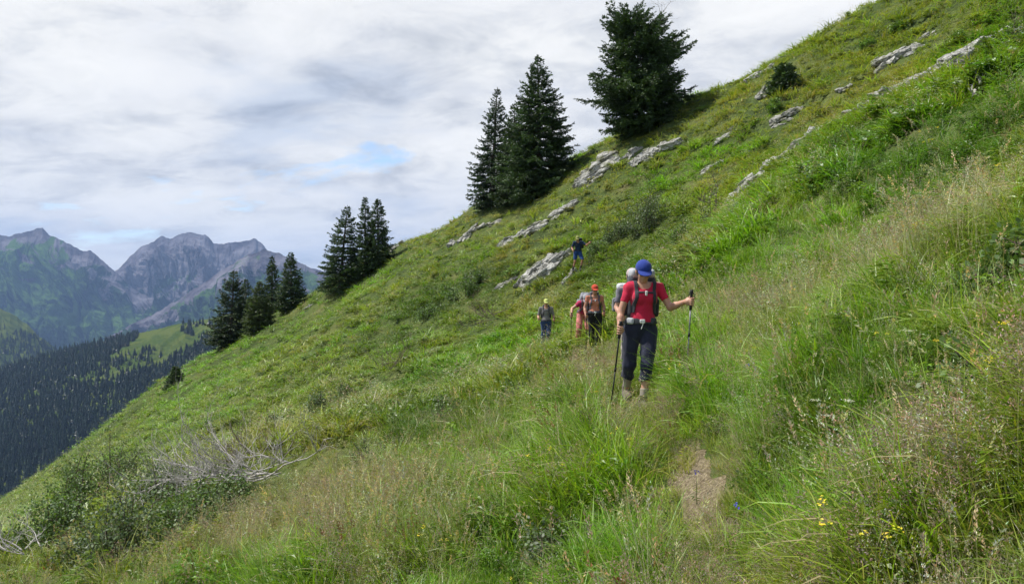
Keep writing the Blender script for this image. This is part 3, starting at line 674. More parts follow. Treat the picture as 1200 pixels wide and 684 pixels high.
# photo-guided zones: (px, py, rx, ry, rot_deg, kind, strength)
ZONES = [
    (1090, 190, 150, 55, -20, 'herb', 1), (820, 190, 80, 28, -32, 'green', 1), (1000, 270, 120, 40, -30, 'green', .7), (890, 300, 60, 40, -30, 'green', .6),
    (820, 450, 70, 60, -30, 'green', .8), (760, 560, 60, 50, 0, 'green', .5), (640, 560, 90, 60, -20, 'green', .4), (560, 415, 80, 25, -25, 'green', .5),
    (240, 440, 90, 22, -32, 'green', .9), (330, 405, 70, 16, -32, 'green', .6), (60, 575, 90, 35, -32, 'silver', .8), (480, 470, 90, 26, -25, 'mat', .7), (520, 505, 70, 22, -20, 'mat', .8),
    (545, 340, 80, 30, -25, 'mat', .9), (480, 370, 60, 26, -30, 'mat', .7), (700, 320, 60, 30, -10, 'mat', .6), (760, 290, 80, 40, -20, 'mat', .8), (430, 320, 50, 20, -35, 'green', .5),
    (380, 600, 110, 70, -20, 'purple', .8), (300, 640, 90, 40, -10, 'purple', .6), (850, 205, 30, 14, -30, 'dry', 1), (830, 300, 45, 14, -45, 'purple', 1), (650, 350, 50, 26, -10, 'purple', .7),
    (560, 250, 100, 16, -32, 'dry', .9), (640, 240, 90, 30, -28, 'dry', .8), (740, 180, 90, 30, -28, 'dry', .6), (900, 120, 110, 22, -28, 'dry', .7), (1000, 120, 110, 22, -26, 'dry', .9), (620, 290, 70, 16, -20, 'dry', .9),
    (450, 300, 50, 14, -30, 'dry', .6), (330, 430, 120, 30, -32, 'dry', .35), (350, 490, 90, 22, -30, 'dry', .5), (1000, 230, 160, 50, -26, 'silver', .5), (1100, 330, 130, 90, -20, 'silver', .45), (960, 380, 120, 60, -20, 'silver', .35),
    (1120, 420, 90, 60, 0, 'silver', 1), (1140, 560, 110, 80, 0, 'purple', .25), (960, 540, 90, 60, 0, 'silver', .7), (840, 560, 50, 30, 0, 'dry', .9), (700, 450, 60, 26, 0, 'dry', .25), (570, 520, 140, 50, -15, 'green', .35),
    (640, 650, 120, 40, 0, 'herb', .6), (770, 640, 90, 60, 0, 'green', .8), (1100, 470, 60, 60, 0, 'herb', .7), (480, 640, 110, 60, 0, 'silver', .35), (1000, 640, 140, 60, 0, 'green', .9), (1190, 60, 60, 60, 0, 'herb', .8),
    (700, 150, 40, 14, -30, 'silver', .7), (1100, 20, 100, 30, -26, 'olive', .8), (950, 60, 120, 16, -28, 'olive', .8),
]
def zone_world():
    out = []
    for (px, py, rx, ry, r, k, s) in ZONES:
        out.append((px, py, rx, ry, math.radians(r), k, s))
    return out
def bare_path(x, y):
    """where the footpath is trodden bare (elsewhere the grass closes over it)"""
    return np.clip(np.exp(-((y - 5.9) / 1.0) ** 2) * 1.0 + np.exp(-((y - 8.5) / 1.1) ** 2) * .8 + np.exp(-((y - 14) / 1.5) ** 2) * .3, 0, 1)
def meadow():
    rng = np.random.default_rng(11)
    def ring(n, r0, r1, a0=-39, a1=39):
        """log-uniform in distance, so that density falls off as 1/r^2"""
        r = np.exp(rng.uniform(math.log(r0), math.log(r1), n)); a = np.radians(rng.uniform(a0, a1, n)); return r * np.sin(a), r * np.cos(a)
    X, Y = [], []; S = []; LV = []
    for n, r0, r1, sc in GRASS_RINGS:
        x, y = ring(n, r0, r1); X.append(x); Y.append(y); S.append(np.full(n, sc)); LV.append(np.zeros(n))
    x, y = ring(8000, 1.2, 12, -48, 48); X.append(x); Y.append(y); S.append(np.full(8000, .9)); LV.append(np.ones(8000))   # undergrowth
    x, y = ring(4000, 1.3, 14, -180, 180); X.append(x); Y.append(y); S.append(np.full(4000, 1.)); LV.append(np.zeros(4000))    # round about the photographer
    x = np.concatenate(X); y = np.concatenate(Y); s = np.concatenate(S); lv = np.concatenate(LV)
    pd = path_dist(x, y); rm = rock_mask(x, y); r = np.hypot(x, y)
    z = H(x, y)
    # where each plant shows from the photographer's spot decides only which species zone it belongs to
    yy = np.maximum(y, .5); px = CX + F_PX * x / yy; py = HY - F_PX * z / yy
    keep = (r > 1.7) & (rng.random(len(x)) > rm * .60) & (rng.random(len(x)) > (1 - sstep(.04, .22, pd)) * .66 * bare_path(x, y))
    keep &= ~((r < 3.2) & (rng.random(len(x)) < .35))
    crest = py > -160
    keep &= crest
    x, y, z, s, lv, pd, rm, px, py, r = [q[keep] for q in (x, y, z, s, lv, pd, rm, px, py, r)]
    n = len(x)
    zs = {k: np.zeros(n) for k in ('herb', 'green', 'mat', 'purple', 'dry', 'silver', 'olive')}
    jx = (fbm2(x * .9, y * .9, 3, 71) - .5); jy = (fbm2(x * .9 + 50, y * .9, 3, 72) - .5)
    for (cx, cy, rx, ry, a, k, st) in zone_world():
        dx = px - cx + jx * rx * 1.2; dy = py - cy + jy * ry * 1.2; u = (dx * math.cos(a) + dy * math.sin(a)) / rx; v = (-dx * math.sin(a) + dy * math.cos(a)) / ry
        zs[k] = np.maximum(zs[k], st * (1 - sstep(.35, 1.35, u * u + v * v)))
    f1 = fbm2(x * .35, y * .35, 4, 31); f2 = fbm2(x * .8, y * .8, 3, 32); f3 = fbm2(x * .12, y * .12, 3, 33); f4 = fbm2(x * 1.9, y * 1.9, 3, 34)
    u = rng.random(n)
    wts = {
        'fine': 1.1 + .5 * (f1 > .5), 'lush': .35 + 1.6 * zs['green'] + .8 * sstep(.5, .65, f2), 'seed': .07 + .28 * zs['silver'] + .35 * zs['purple'] + .16 * sstep(.52, .65, f1), 'spike': .06 + .2 * zs['silver'] + .12 * zs['dry'],
        'herb': .35 + 2.2 * zs['herb'] + .9 * sstep(.55, .65, f4), 'mat': .10 + 3.2 * zs['mat'] + .8 * sstep(.6, .7, f2), 'dry': .10 + 1.9 * zs['dry'] + 1.0 * zs['purple'] + .6 * sstep(.58, .7, fbm2(x * .5, y * .5, 3, 36)),
        'rust': .006 + .05 * zs['dry'] + .05 * sstep(.6, .7, f4), 'yel': .010 + .02 * sstep(.6, .7, f2), 'whi': .010 + .02 * zs['silver'], 'turf': .25 + 0 * f1}
    near_path = (1 - sstep(.16, .46, pd)) * (.35 + .65 * bare_path(x, y))
    wts['turf'] = wts['turf'] + .9 * near_path + 2.0 * rm; wts['dry'] = wts['dry'] + 2.2 * near_path + .4 * rm
    for k in ('seed', 'lush', 'herb', 'spike'): wts[k] = wts[k] * (1 - .6 * near_path) * (1 - .7 * rm)
    under = lv > .5
    keys = list(wts); Wm = np.stack([wts[k] for k in keys], 1)
    for i, k in enumerate(keys):
        if k in ('seed', 'spike', 'rust', 'yel', 'whi'): Wm[under, i] *= .1
        if k in ('turf', 'herb', 'mat'): Wm[under, i] *= 1.6
    Wm = np.cumsum(Wm / Wm.sum(1, keepdims=True), 1); ch = (u[:, None] > Wm).sum(1).clip(0, len(keys) - 1)
    vid = np.zeros(n, int)
    for i, k in enumerate(keys):
        m = ch == i; fk = 'f_' + {'spike': 'seed', 'rust': 'dry', 'yel': 'fine', 'whi': 'herb'}.get(k, k)
        mn = m & (r < 19); mf = m & (r >= 19); vid[mn] = rng.choice(KIDX[k], mn.sum()); vid[mf] = rng.choice(KIDX[fk], mf.sum())
    # tint = leaf colour of the plant
    mid = np.array([.150, .210, .034]); fresh = np.array([.140, .265, .026]); olive = np.array([.200, .215, .046]); strawc = np.array([.28, .24, .09]); silver = np.array([.190, .235, .080]); dark = np.array([.075, .130, .022]); brown = np.array([.23, .19, .11])
    t = np.tile(mid, (n, 1))
    def mix(t, c, w): w = np.clip(w, 0, 1)[:, None]; return t * (1 - w) + c * w
    t = mix(t, fresh, sstep(.46, .62, f1) * .8); t = mix(t, olive, sstep(.5, .66, f3) * .7); t = mix(t, dark, sstep(.55, .7, f2) * .55)
    t = mix(t, silver, sstep(.55, .7, fbm2(x * .45, y * .45, 4, 38)) * .6)
    t = mix(t, silver, zs['silver'] * .55); t = mix(t, fresh, zs['green'] * .85); t = mix(t, np.array([.085, .165, .030]), zs['herb'] * .8); t = mix(t, np.array([.075, .115, .032]), zs['mat'] * .7)
    t = mix(t, olive, zs['olive'] * .7); t = mix(t, strawc, zs['dry'] * .55); t = mix(t, brown, zs['purple'] * .55); t = mix(t, strawc, near_path * .55)
    kk = np.array(keys)[ch]; t[kk == 'mat'] *= .8; t[kk == 'herb'] *= .80; s = s * np.where((kk == 'herb') & (r < 9), .72, 1)
    t *= np.array([1.36, 1.38, 1.02]); t *= np.exp(rng.normal(0, .20, (n, 1))) * (1 + rng.normal(0, .05, (n, 3)))
    # posture: upright, leaning a little downhill, larger clumps far away where one plant stands for several
    e = .6; gx = (H0(x + e, y) - H0(x - e, y)) / (2 * e); gy = (H0(x, y + e) - H0(x, y - e)) / (2 * e)
    lean = .28
    tiltx = np.arctan(-gy * -1) * lean * -1 + rng.normal(0, .1, n); tilty = -np.arctan(gx) * lean + rng.normal(0, .1, n)
    rot = np.stack([tiltx * 0 + rng.normal(0, .1, n), tilty, rng.uniform(0, 6.28, n)], 1)
    # convert "tilt then spin": spin about own axis first, then lean in world axes
    from mathutils import Euler
    cz, sz = np.cos(rot[:, 2]), np.sin(rot[:, 2])
    rot_out = np.stack([rot[:, 0], rot[:, 1], np.zeros(n)], 1)
    # world lean axis turned into plant-local euler (XYZ order applies X, then Y, then Z)
    lx = rot[:, 0] * cz + rot[:, 1] * sz; ly = -rot[:, 0] * sz + rot[:, 1] * cz
    rot_out = np.stack([lx, ly, rot[:, 2]], 1)
    sc = s * rng.uniform(.7, 1.25, n) * (.62 + .75 * sstep(.3, .7, fbm2(x * 1.3, y * 1.3, 3, 77))) * (1 - .62 * near_path) * (1 - .45 * rm)
    om = obstacle_mask(x, y); sc = sc * (1 - .55 * om)
    hz = sc * (1 - .35 * sstep(.5, 3.5, x - .25 * y) * (r < 16)) * np.where(kk == 'dry', .9, 1) * (1 - .5 * sstep(14, 30, r)) * (1 - .3 * rm)
    scl = np.stack([sc, sc, hz], 1)
    coll = proto_collection('meadow', [p for _, p in PROTOS], FOL)
    o = scatter('meadow_grass', coll, np.stack([x, y, z - .01], 1), rot_out, scl, vid, t); tag(o, 'long flowering mountain grass and herbs covering the whole slope', 'grass', kind='stuff')
    print('meadow plants', n)
GRASS_RINGS = [(13000, 1.6, 14, .95), (20000, 7, 30, 1.15), (50000, 20, 110, 1.85)]

# ------------------------------------------------------------------ conifers
M_NEEDLE = foliage_mat('spruce_needles', transl=.18, rough=.55, use_tint=False)
M_BARK = simple_mat('spruce_bark', (.10, .078, .06), .95, .45, 9, .8, .03)
M_DEAD = simple_mat('weathered_dead_wood', (.40, .375, .34), .9, .5, 12, .6, .01)
M_TWIG = simple_mat('shrub_stem', (.13, .10, .075), .9, .35, 12, .5, .01)
def quads_from(P, D, Nn, Lg, Wd):
    """one slender quad per row: start P, direction D, face normal Nn"""
    D = norm(D); S = norm(np.cross(D, Nn)); L_ = Lg[:, None]; W_ = Wd[:, None] * .5
    v = np.stack([P - S * W_ * .5, P + S * W_ * .5, P + D * L_ * .6 + S * W_, P + D * L_, P + D * L_ * .6 - S * W_], 1).reshape(-1, 3)
    i = np.arange(len(P))[:, None] * 5
    return v, np.concatenate([i + np.array([[0, 1, 2, 4]])]), np.concatenate([i + np.array([[2, 3, 4]])])
def spruce(px, py, hpx, label, seed, width=.30, group='spruces on the steep slope', prof=None, d=None, lean=(0, 0), dens=1., col=(.040, .072, .022), low=.02, bush=1., asym=None, gap=0.):
    """hpx: height in photograph rows. Crown = whorls of drooping limbs with side twigs and needle sprays"""
    rng = np.random.default_rng(seed); h = hit_or_crest(px, py) if d is None else ground_at(px, d)
    x, y, z = h; Ht = hpx / F_PX * y
    root = thing('spruce_tree', label, 'tree', (x, y, z - .15), 0, group); width *= 1.15; OBST.append((x, y, width * Ht * .5))
    Rb = width * Ht
    tr_top = np.array([lean[0] * Ht, lean[1] * Ht, Ht])
    def axis(t): return np.array([tr_top[0] * t ** 1.3, tr_top[1] * t ** 1.3, Ht * t])
    tb = MB(); ts = np.linspace(0, 1, 14); pth = np.array([axis(t) for t in ts]) + np.concatenate([[[0, 0, 0]], rng.normal(0, .02, (13, 3))]) * [1, 1, 0]
    rad = .022 * Ht * (1 - ts) ** .8 + .008; rad[0] *= 1.35; tb.add(*tube(pth, rad, 9))
    nv = []; pr = prof or (lambda t: (1 - t) ** .85 * (.72 + .28 * min(1, t * 6)))
    PP, DD, NN, LL, WW, CC = [], [], [], [], [], []
    zt = low; step = .020 / dens * (9 / max(Ht, 6)) ** .3
    while zt < .985:
        nb = rng.integers(5, 8) if zt < .85 else rng.integers(3, 6); a0 = rng.uniform(0, 6.28)
        for k in range(nb):
            az = a0 + k * 6.28 / nb + rng.normal(0, .25); Lb = Rb * pr(zt) * rng.uniform(.66, 1.16)
            if asym: Lb *= asym(az, zt)
            if rng.random() < gap * (.3 + zt < 1): continue
            if Lb < .08: Lb = .08
            p0 = axis(min(zt + rng.normal(0, .006), 1)); d = np.array([math.cos(az), math.sin(az), 0]); n = 8
            s = np.linspace(0, 1, n); rise = .42 if zt > .7 else (.05 + .4 * (zt ** 2))
            dz = Lb * (rise * s - (.42 - .35 * zt) * s ** 1.6 + .24 * s ** 3.2) + rng.normal(0, .02) * Lb
            wob = rng.normal(0, .05) * Lb
            pts = p0 + d * (Lb * s)[:, None] + np.array([0, 0, 1.]) * dz[:, None] + np.array([-d[1], d[0], 0]) * (wob * s ** 2)[:, None]
            if Lb > .35: tb.add(*tube(pts[:-1], np.linspace(.006 * Lb + .008, .004, n - 1), 4, False))
            shade = math.exp(rng.normal(0, .16))
            # side twigs
            m = max(4, int(Lb / .085 * bush)); tt = rng.uniform(.10, 1, m) ** .8
            for t in tt:
                i0 = min(int(t * (n - 1)), n - 2); f = t * (n - 1) - i0; p = pts[i0] * (1 - f) + pts[i0 + 1] * f; bd = norm(pts[i0 + 1] - pts[i0])
                sd = np.array([-bd[1], bd[0], 0]) * rng.choice([-1, 1]); tl = Lb * .42 * (1.08 - t) * rng.uniform(.6, 1.2) + .10
                td = norm(bd * .85 + sd * rng.uniform(.4, 1.0) + np.array([0, 0, rng.normal(-.14, .13)])); ns = max(2, int(tl / .095)); sh2 = shade * math.exp(rng.normal(0, .2))
                u = (np.arange(ns) + rng.uniform(0, .6, ns)) / ns; q = p + td * (tl * u)[:, None] + np.array([0, 0, -1.]) * (tl * .16 * u ** 2)[:, None]
                for rr in range(2):
                    PP.append(q + rng.normal(0, .012, (ns, 3))); DD.append(td + rng.normal(0, .38, (ns, 3)) + np.array([0, 0, -.05])); NN.append(rng.normal(0, 1, (ns, 3)) + np.array([0, 0, .9]))
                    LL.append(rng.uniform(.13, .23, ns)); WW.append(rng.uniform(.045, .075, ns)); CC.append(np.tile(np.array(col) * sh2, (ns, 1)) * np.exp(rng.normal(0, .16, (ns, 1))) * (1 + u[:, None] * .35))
        zt += step * rng.uniform(.7, 1.3)
    # leader shoot
    for k in range(26):
        t = rng.uniform(.93, 1.0); PP.append(axis(t)[None]); DD.append(np.array([[*rng.normal(0, .4, 2), 1]])); NN.append(rng.normal(0, 1, (1, 3))); LL.append(np.array([.16])); WW.append(np.array([.03])); CC.append(np.array([col]) * 1.1)
    P, D, Nn, Lg, Wd, C = map(np.concatenate, (PP, DD, NN, LL, WW, CC))
    v, q, t = quads_from(P, D, Nn, Lg, Wd)
    bc = np.hstack([np.repeat(C, 5, 0), np.zeros((len(v), 1))])
    part('trunk', tb.mesh('trunk', M_BARK), root)
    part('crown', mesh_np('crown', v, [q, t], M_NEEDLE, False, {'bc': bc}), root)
    return root, (x, y, z), Ht
# the big leaning spruce near the ridge
def prof_big(t): return (1 - t) ** .31 * (.50 + .50 * min(1, t * 4)) * (1 + .10 * math.sin(t * 23)) * 1.0
rt, (tx, ty, tz), th = spruce(752, 152, 135, 'big bushy dark spruce on the upper slope, its crown leaning left', 201, .40, prof=prof_big, lean=(-.12, 0), dens=1.3, bush=1.25, low=.0,
    asym=lambda az, t: 1 + (.22 * math.cos(az) if .45 < t < .85 else -.05 if t < .3 else 0) + .34 * (float(noise2(az * 1.3 + 20, t * 7, 5)) - .5) + .08 * math.sin(az * 3 + t * 9), gap=.04)
def dead_twigs(root, p0, top, n, spread, rad, seed, mat=None, name='dead_branch'):
    rng = np.random.default_rng(seed); mb = MB()
    def grow(p, d, l, r, dep):
        k = 5; pts = [p]
        for i in range(k): d = norm(d + rng.normal(0, .16, 3)); pts.append(pts[-1] + d * l / k)
        pts = np.array(pts); mb.add(*tube(pts, np.linspace(r, r * .45, k + 1), 5 if dep > 1 else 3))
        if dep > 0:
            for j in range(rng.integers(3, 6)):
                i = rng.integers(1, k + 1); grow(pts[i], norm(d + rng.normal(0, spread, 3)), l * rng.uniform(.35, .65), r * .5, dep - 1)
    for i in range(n): grow(np.array(p0) + rng.normal(0, .05, 3), norm(np.array(top) + rng.normal(0, .25, 3)), np.linalg.norm(top) * rng.uniform(.6, 1.1), rad, 2)
    return part(name, mb.mesh(name, mat or M_DEAD), root)
dead_twigs(rt, (-.2, -.4, th * .62), (1.3, -.3, 3.2), 3, .7, .035, 5, M_TWIG, 'dead_branch')
spruce(632, 228, 164, 'tall broad spruce, right one of the close pair on the ridge', 202, .325, dens=1.15, bush=1.05, low=.01, lean=(-.01, 0))
spruce(576, 243, 141, 'slim spruce, left one of the close pair on the ridge', 203, .225, dens=1.0, low=.02, lean=(.05, 0), col=(.030, .055, .022))
spruce(603, 238, 118, 'shorter spruce filling the gap between the close pair on the ridge', 204, .26, dens=1.0, low=.02, col=(.034, .060, .020))
spruce(399, 338, 98, 'leftmost spruce of the middle group, wide and open with ragged limbs', 205, .32, dens=.95, lean=(.09, 0), gap=.12)
spruce(428, 322, 92, 'middle spruce of the middle group with a pointed tip', 206, .21, dens=1.0)
spruce(443, 312, 80, 'rightmost spruce of the middle group, standing against the turf ridge', 207, .27, dens=1.0, lean=(0, 0))
spruce(270, 402, 88, 'leftmost ragged spruce of the left group, above the wooded valley', 208, .34, dens=.95, gap=.12, col=(.034, .056, .024), lean=(.05, 0), low=.0)
spruce(304, 386, 58, 'low yellow green spruce in the middle of the left group', 209, .38, dens=1.0, col=(.060, .088, .024))
spruce(319, 380, 72, 'slim spruce with a thin tip behind the yellow green one', 210, .20, dens=1.0, d=88)
spruce(341, 362, 68, 'right spruce of the left group beside the orange boulder', 211, .31, dens=1.0)
spruce(288, 396, 66, 'dark spruce low in the gap of the left group', 214, .30, dens=.9, d=90)
spruce(205, 452, 24, 'small dark spruce standing alone at the edge of the valley', 212, .55, dens=.8, bush=.8)
spruce(918, 106, 30, 'dwarf dark spruce bush among the upper grass', 213, .58, dens=.9, prof=lambda t: (1 - t) ** .45, bush=.9)

# ------------------------------------------------------------------ far woods
def far_conifer(seed, h=1.0):
    rng = np.random.default_rng(seed); mb = MB(); n = 9; nl = 9; w = rng.uniform(.17, .24)
    for k in range(nl):
        t0 = .06 + .9 * k / nl; r = w * (1 - t0) ** .8 * rng.uniform(.8, 1.15); a = np.linspace(0, 2 * math.pi, n, endpoint=False) + rng.uniform(0, 1)
        rr = r * rng.uniform(.55, 1.25, n); top = t0 + .22 * (1 - t0 * .5)
        v = np.vstack([np.stack([rr * np.cos(a), rr * np.sin(a), t0 - .03 * rng.random(n)], 1), [[0, 0, min(top, 1.03)]]])
        c = np.hstack([np.clip(np.array([[.85, 1, .8]]) * np.exp(rng.normal(0, .18, (n + 1, 1))), 0, 2), np.zeros((n + 1, 1))])
        mb.add(v, t=[(i, (i + 1) % n, n) for i in range(n)], c=c)
    mb.add(*tube([(0, 0, -.1), (0, 0, .2)], [.018, .014], 4), c=np.array([.3, .22, .15, 1]))
    return mb
def forest(name, P, U, V, keep, n, seed, hgt, label, tint=(.012, .028, .011)):
    rng = np.random.default_rng(seed); nu, nv = P.shape[:2]
    u = rng.uniform(0, nu - 1.001, n); v = rng.uniform(0, nv - 1.001, n); i = u.astype(int); j = v.astype(int); fu = (u - i)[:, None]; fv = (v - j)[:, None]
    p = P[i, j] * (1 - fu) * (1 - fv) + P[i + 1, j] * fu * (1 - fv) + P[i, j + 1] * (1 - fu) * fv + P[i + 1, j + 1] * fu * fv
    px = CX + F_PX * p[:, 0] / p[:, 1]; py = HY - F_PX * p[:, 2] / p[:, 1]
    k = keep(px, py, rng); p = p[k]; m = len(p); h = hgt * rng.uniform(.35, 1.05, m) * (.75 + .6 * fbm2(p[:, 0] * .02, p[:, 1] * .02, 3, 6)); w = h * rng.uniform(.85, 1.3, m)
    t = np.array(tint) * np.exp(rng.normal(0, .22, (m, 1))) * (1 + .5 * (fbm2(px[k] * .03, py[k] * .06, 3, 5)[:, None] - .3))
    coll = proto_collection(name, [far_conifer(seed + q) for q in range(5)], FOL)
    o = scatter(name, coll, p - [0, 0, 1], np.stack([np.zeros(m), np.zeros(m), rng.uniform(0, 6.28, m)], 1), np.stack([w, w, h], 1), rng.integers(0, 5, m), t)
    tag(o, label, 'forest', kind='stuff'); print(name, m)
def keep_front(px, py, rng):
    # the lit meadow tongue on the far ridge stays open, everything else is wood
    j = (fbm2(px * .05, py * .08, 4, 91) - .5)
    top = np.interp(px, [-220, 0, 104, 190, 225, 254, 330], [520, 470, 440, 398, 384, 378, 360])
    band_lo = np.interp(px, [80, 104, 150, 190, 220, 254, 300], [452, 452, 438, 424, 410, 392, 384])      # foot of the meadow
    band_hi = np.interp(px, [80, 104, 150, 165, 176, 254, 300], [446, 430, 405, 392, 350, 340, 330])
    mead = (px > 92 + j * 60) & (py > band_hi + j * 16) & (py < band_lo + j * 26)
    sparse = rng.random(len(px)) < .07
    wood = ~mead | (sparse & (j > .02)) | ((j > .14) & (rng.random(len(px)) < .6))
    edge = (px > 205) & (py < 379)
    return wood & ~(edge & (rng.random(len(px)) < .93))
forest('forest_on_ridge', FR_P, FR_U, FR_V, keep_front, 42000, 301, 17, 'dark spruce forest covering the ridge above the valley')
def keep_shoulder(px, py, rng):
    j = (fbm2(px * .04, py * .06, 4, 95) - .5)
    lim = np.interp(px, [-160, 0, 40, 70, 120], [392, 388, 392, 400, 420])
    return (py > lim + j * 26) | ((j > .12) & (rng.random(len(px)) < .25))
forest('forest_on_shoulder', HL_P, HL_U, HL_V, keep_shoulder, 9000, 321, 20, 'dark forest on the lower side of the far left hill', (.015, .028, .018))

# ------------------------------------------------------------------ shrubs, dead wood
M_LEAF = foliage_mat('shrub_leaves', transl=.3, rough=.5, use_tint=False)
def shrub(px, py, hpx, wpx, label, seed, col=(.055, .095, .028), dens=1., leafl=.045, cat='bush', group='green shrubs on the slope', dead=0, d=None, depth=1.):
    rng = np.random.default_rng(seed); h = hit_or_crest(px, py) if d is None else ground_at(px, d); x, y, z = h
    Ht = hpx / F_PX * y; Rw = wpx / 2 / F_PX * y
    Ht = Ht * 1.1 + .25 * min(1, y / 14); OBST.append((x, y, Rw * .9))
    root = thing('shrub', label, cat, (x, y, z - .05), 0, group)
    st = MB(); PP, DD, NN, LL, WW, CC = [], [], [], [], [], []
    ns = max(6, int(9 * dens + Rw * 8)); leafl = max(leafl, y * .0022)
    lobes = rng.uniform(.72, 1.15, 7)
    for k in range(ns):
        a = rng.uniform(0, 6.28); rr = math.sqrt(rng.random()); tx_ = Rw * rr * math.cos(a) * lobes[int(a / 6.29 * 7)]; ty_ = Rw * rr * math.sin(a) * depth
        gz = float(H(x + tx_ * .6, y + ty_ * .6)) - z
        topz = gz + Ht * (1 - .55 * rr ** 2) * rng.uniform(.6, 1.1)
        b = np.array([tx_ * .45, ty_ * .45, float(H(x + tx_ * .45, y + ty_ * .45)) - z]); e = np.array([tx_, ty_, topz]); n = 6; s = np.linspace(0, 1, n)[:, None]
        mid = (b + e) / 2 + rng.normal(0, .12 * Ht, 3); pts = b * (1 - s) ** 2 + 2 * mid * s * (1 - s) + e * s ** 2
        Ls = np.linalg.norm(e - b); r0 = .008 + .012 * Ls
        st.add(*tube(pts, np.linspace(r0, .003, n), 5))
        for j in range(int(7 * dens) + 3):
            t = rng.uniform(.25, 1); i0 = min(int(t * (n - 1)), n - 2); p = pts[i0]; dd = norm(rng.normal(0, 1, 3) + np.array([0, 0, .7])); tl = Ls * rng.uniform(.2, .45)
            q = np.array([p, p + dd * tl * .5, p + dd * tl + rng.normal(0, .04, 3)]); st.add(*tube(q, [.005, .004, .002], 3, False))
            if rng.random() < dead: continue
            m = int(20 * dens); u = rng.uniform(.1, 1.05, m); sh = math.exp(rng.normal(0, .15))
            PP.append(p + dd * (tl * u)[:, None] + rng.normal(0, .05 + .03 * Ht, (m, 3))); DD.append(rng.normal(0, 1, (m, 3)) + dd * .6); NN.append(rng.normal(0, .7, (m, 3)) + [0, 0, 1.]); LL.append(leafl * rng.uniform(.6, 1.2, m)); WW.append(leafl * .62 * rng.uniform(.7, 1.1, m))
            CC.append(np.tile(np.array(col) * sh, (m, 1)) * np.exp(rng.normal(0, .22, (m, 1))))
    part('stems', st.mesh('stems', M_TWIG), root)
    if PP:
        P, D, Nn, Lg, Wd, C = map(np.concatenate, (PP, DD, NN, LL, WW, CC)); v, q, t = quads_from(P, D, Nn, Lg, Wd * 1.3)
        part('foliage', mesh_np('foliage', v, [q, t], M_LEAF, False, {'bc': np.hstack([np.repeat(C, 5, 0), np.zeros((len(v), 1))])}), root)
    return root
G1 = (.10, .165, .042); G2 = (.11, .18, .038); G3 = (.105, .150, .062); G4 = (.12, .21, .03)
SHR = [
    (757, 268, 40, 58, 'round grey green bush uphill from the man in navy', G3, 1.3), (722, 282, 22, 34, 'low bush just left of the round grey green bush', G3, 1.), (800, 280, 16, 40, 'low green bush right of the round grey green bush', G1, .9),
    (832, 262, 40, 40, 'thin leafy shrub with twiggy top below the white rib', G2, .55), (770, 340, 26, 50, 'bush directly uphill behind the blue cap', G1, .9), (810, 326, 24, 44, 'low bush on the right of the blue cap', G2, .9), (700, 300, 18, 30, 'small bush right of the man in navy', G1, .9),
    (372, 494, 32, 58, 'dark green shrub standing alone in mid meadow at left', G3, 1.1), (400, 470, 16, 36, 'low green shrub just right of the lone dark green shrub', G1, .8), (330, 500, 16, 40, 'low green shrub above the dead branch heap', G2, .8),
    (545, 345, 22, 60, 'wide low bush in the meadow left of the rock slab', G1, 1.), (500, 372, 16, 44, 'low bush further left in the meadow', G1, .8),
    (982, 172, 22, 40, 'fresh green shrub beside the white rib', G4, 1.1), (905, 200, 8, 20, 'little shrub at the white rib', G4, .8), (1014, 62, 13, 17, 'bright green juniper just under the upper skyline', G4, 1.), (1048, 40, 9, 18, 'small green juniper high on the slope', G4, .9), (1118, 52, 10, 20, 'small green juniper above the highest white rocks', G4, .9), (905, 132, 10, 16, 'light green bush under the skyline crag', G4, .9),
    (1190, 66, 40, 60, 'leafy bush cut by the right edge of the frame', G1, .9), (90, 612, 50, 90, 'broad green alder shrub left of the dead branches', G1, 1.1), (150, 655, 60, 120, 'dense leafy shrub at the bottom left', G3, 1.1), (62, 640, 36, 70, 'dark shrub in the bottom left corner', G1, 1.0), (225, 640, 40, 80, 'leafy shrub just below the dead branches', G1, 1.0), (140, 580, 44, 60, 'tall thin alder shrub with brownish twigs', G3, .8), (190, 590, 34, 56, 'shrub mixed into the left end of the dead branches', G3, .8),
    (430, 540, 20, 70, 'low green bush right of the dead branch heap', G1, .9), (520, 495, 18, 70, 'low green bush in the meadow centre', G1, .9), (600, 470, 14, 60, 'low cushion of green leaves in the centre of the meadow', G2, .8), (250, 600, 20, 60, 'low green plant under the dead branches', G1, .8),
    (1150, 480, 60, 110, 'big leafy herb thicket at the right edge', G1, 1.0), (1180, 330, 40, 80, 'dark leafy thicket higher on the right edge', G1, 1.0), (640, 655, 36, 70, 'broad leaved green plant at the bottom centre', G3, .8), (990, 640, 34, 70, 'broad leaved plant in the foreground grass right of the bare path', G1, .8),
]
for i, (px, py, hp, wp, lab, c, dn) in enumerate(SHR):
    bl = py > 560 and px < 260; shrub(px, py, hp * (1.35 if bl else 1), wp * (1.45 if bl else 1), lab, 400 + i, c, dn * (1.2 if bl else .8), leafl=.045 if py < 500 else .055 if bl else .035)
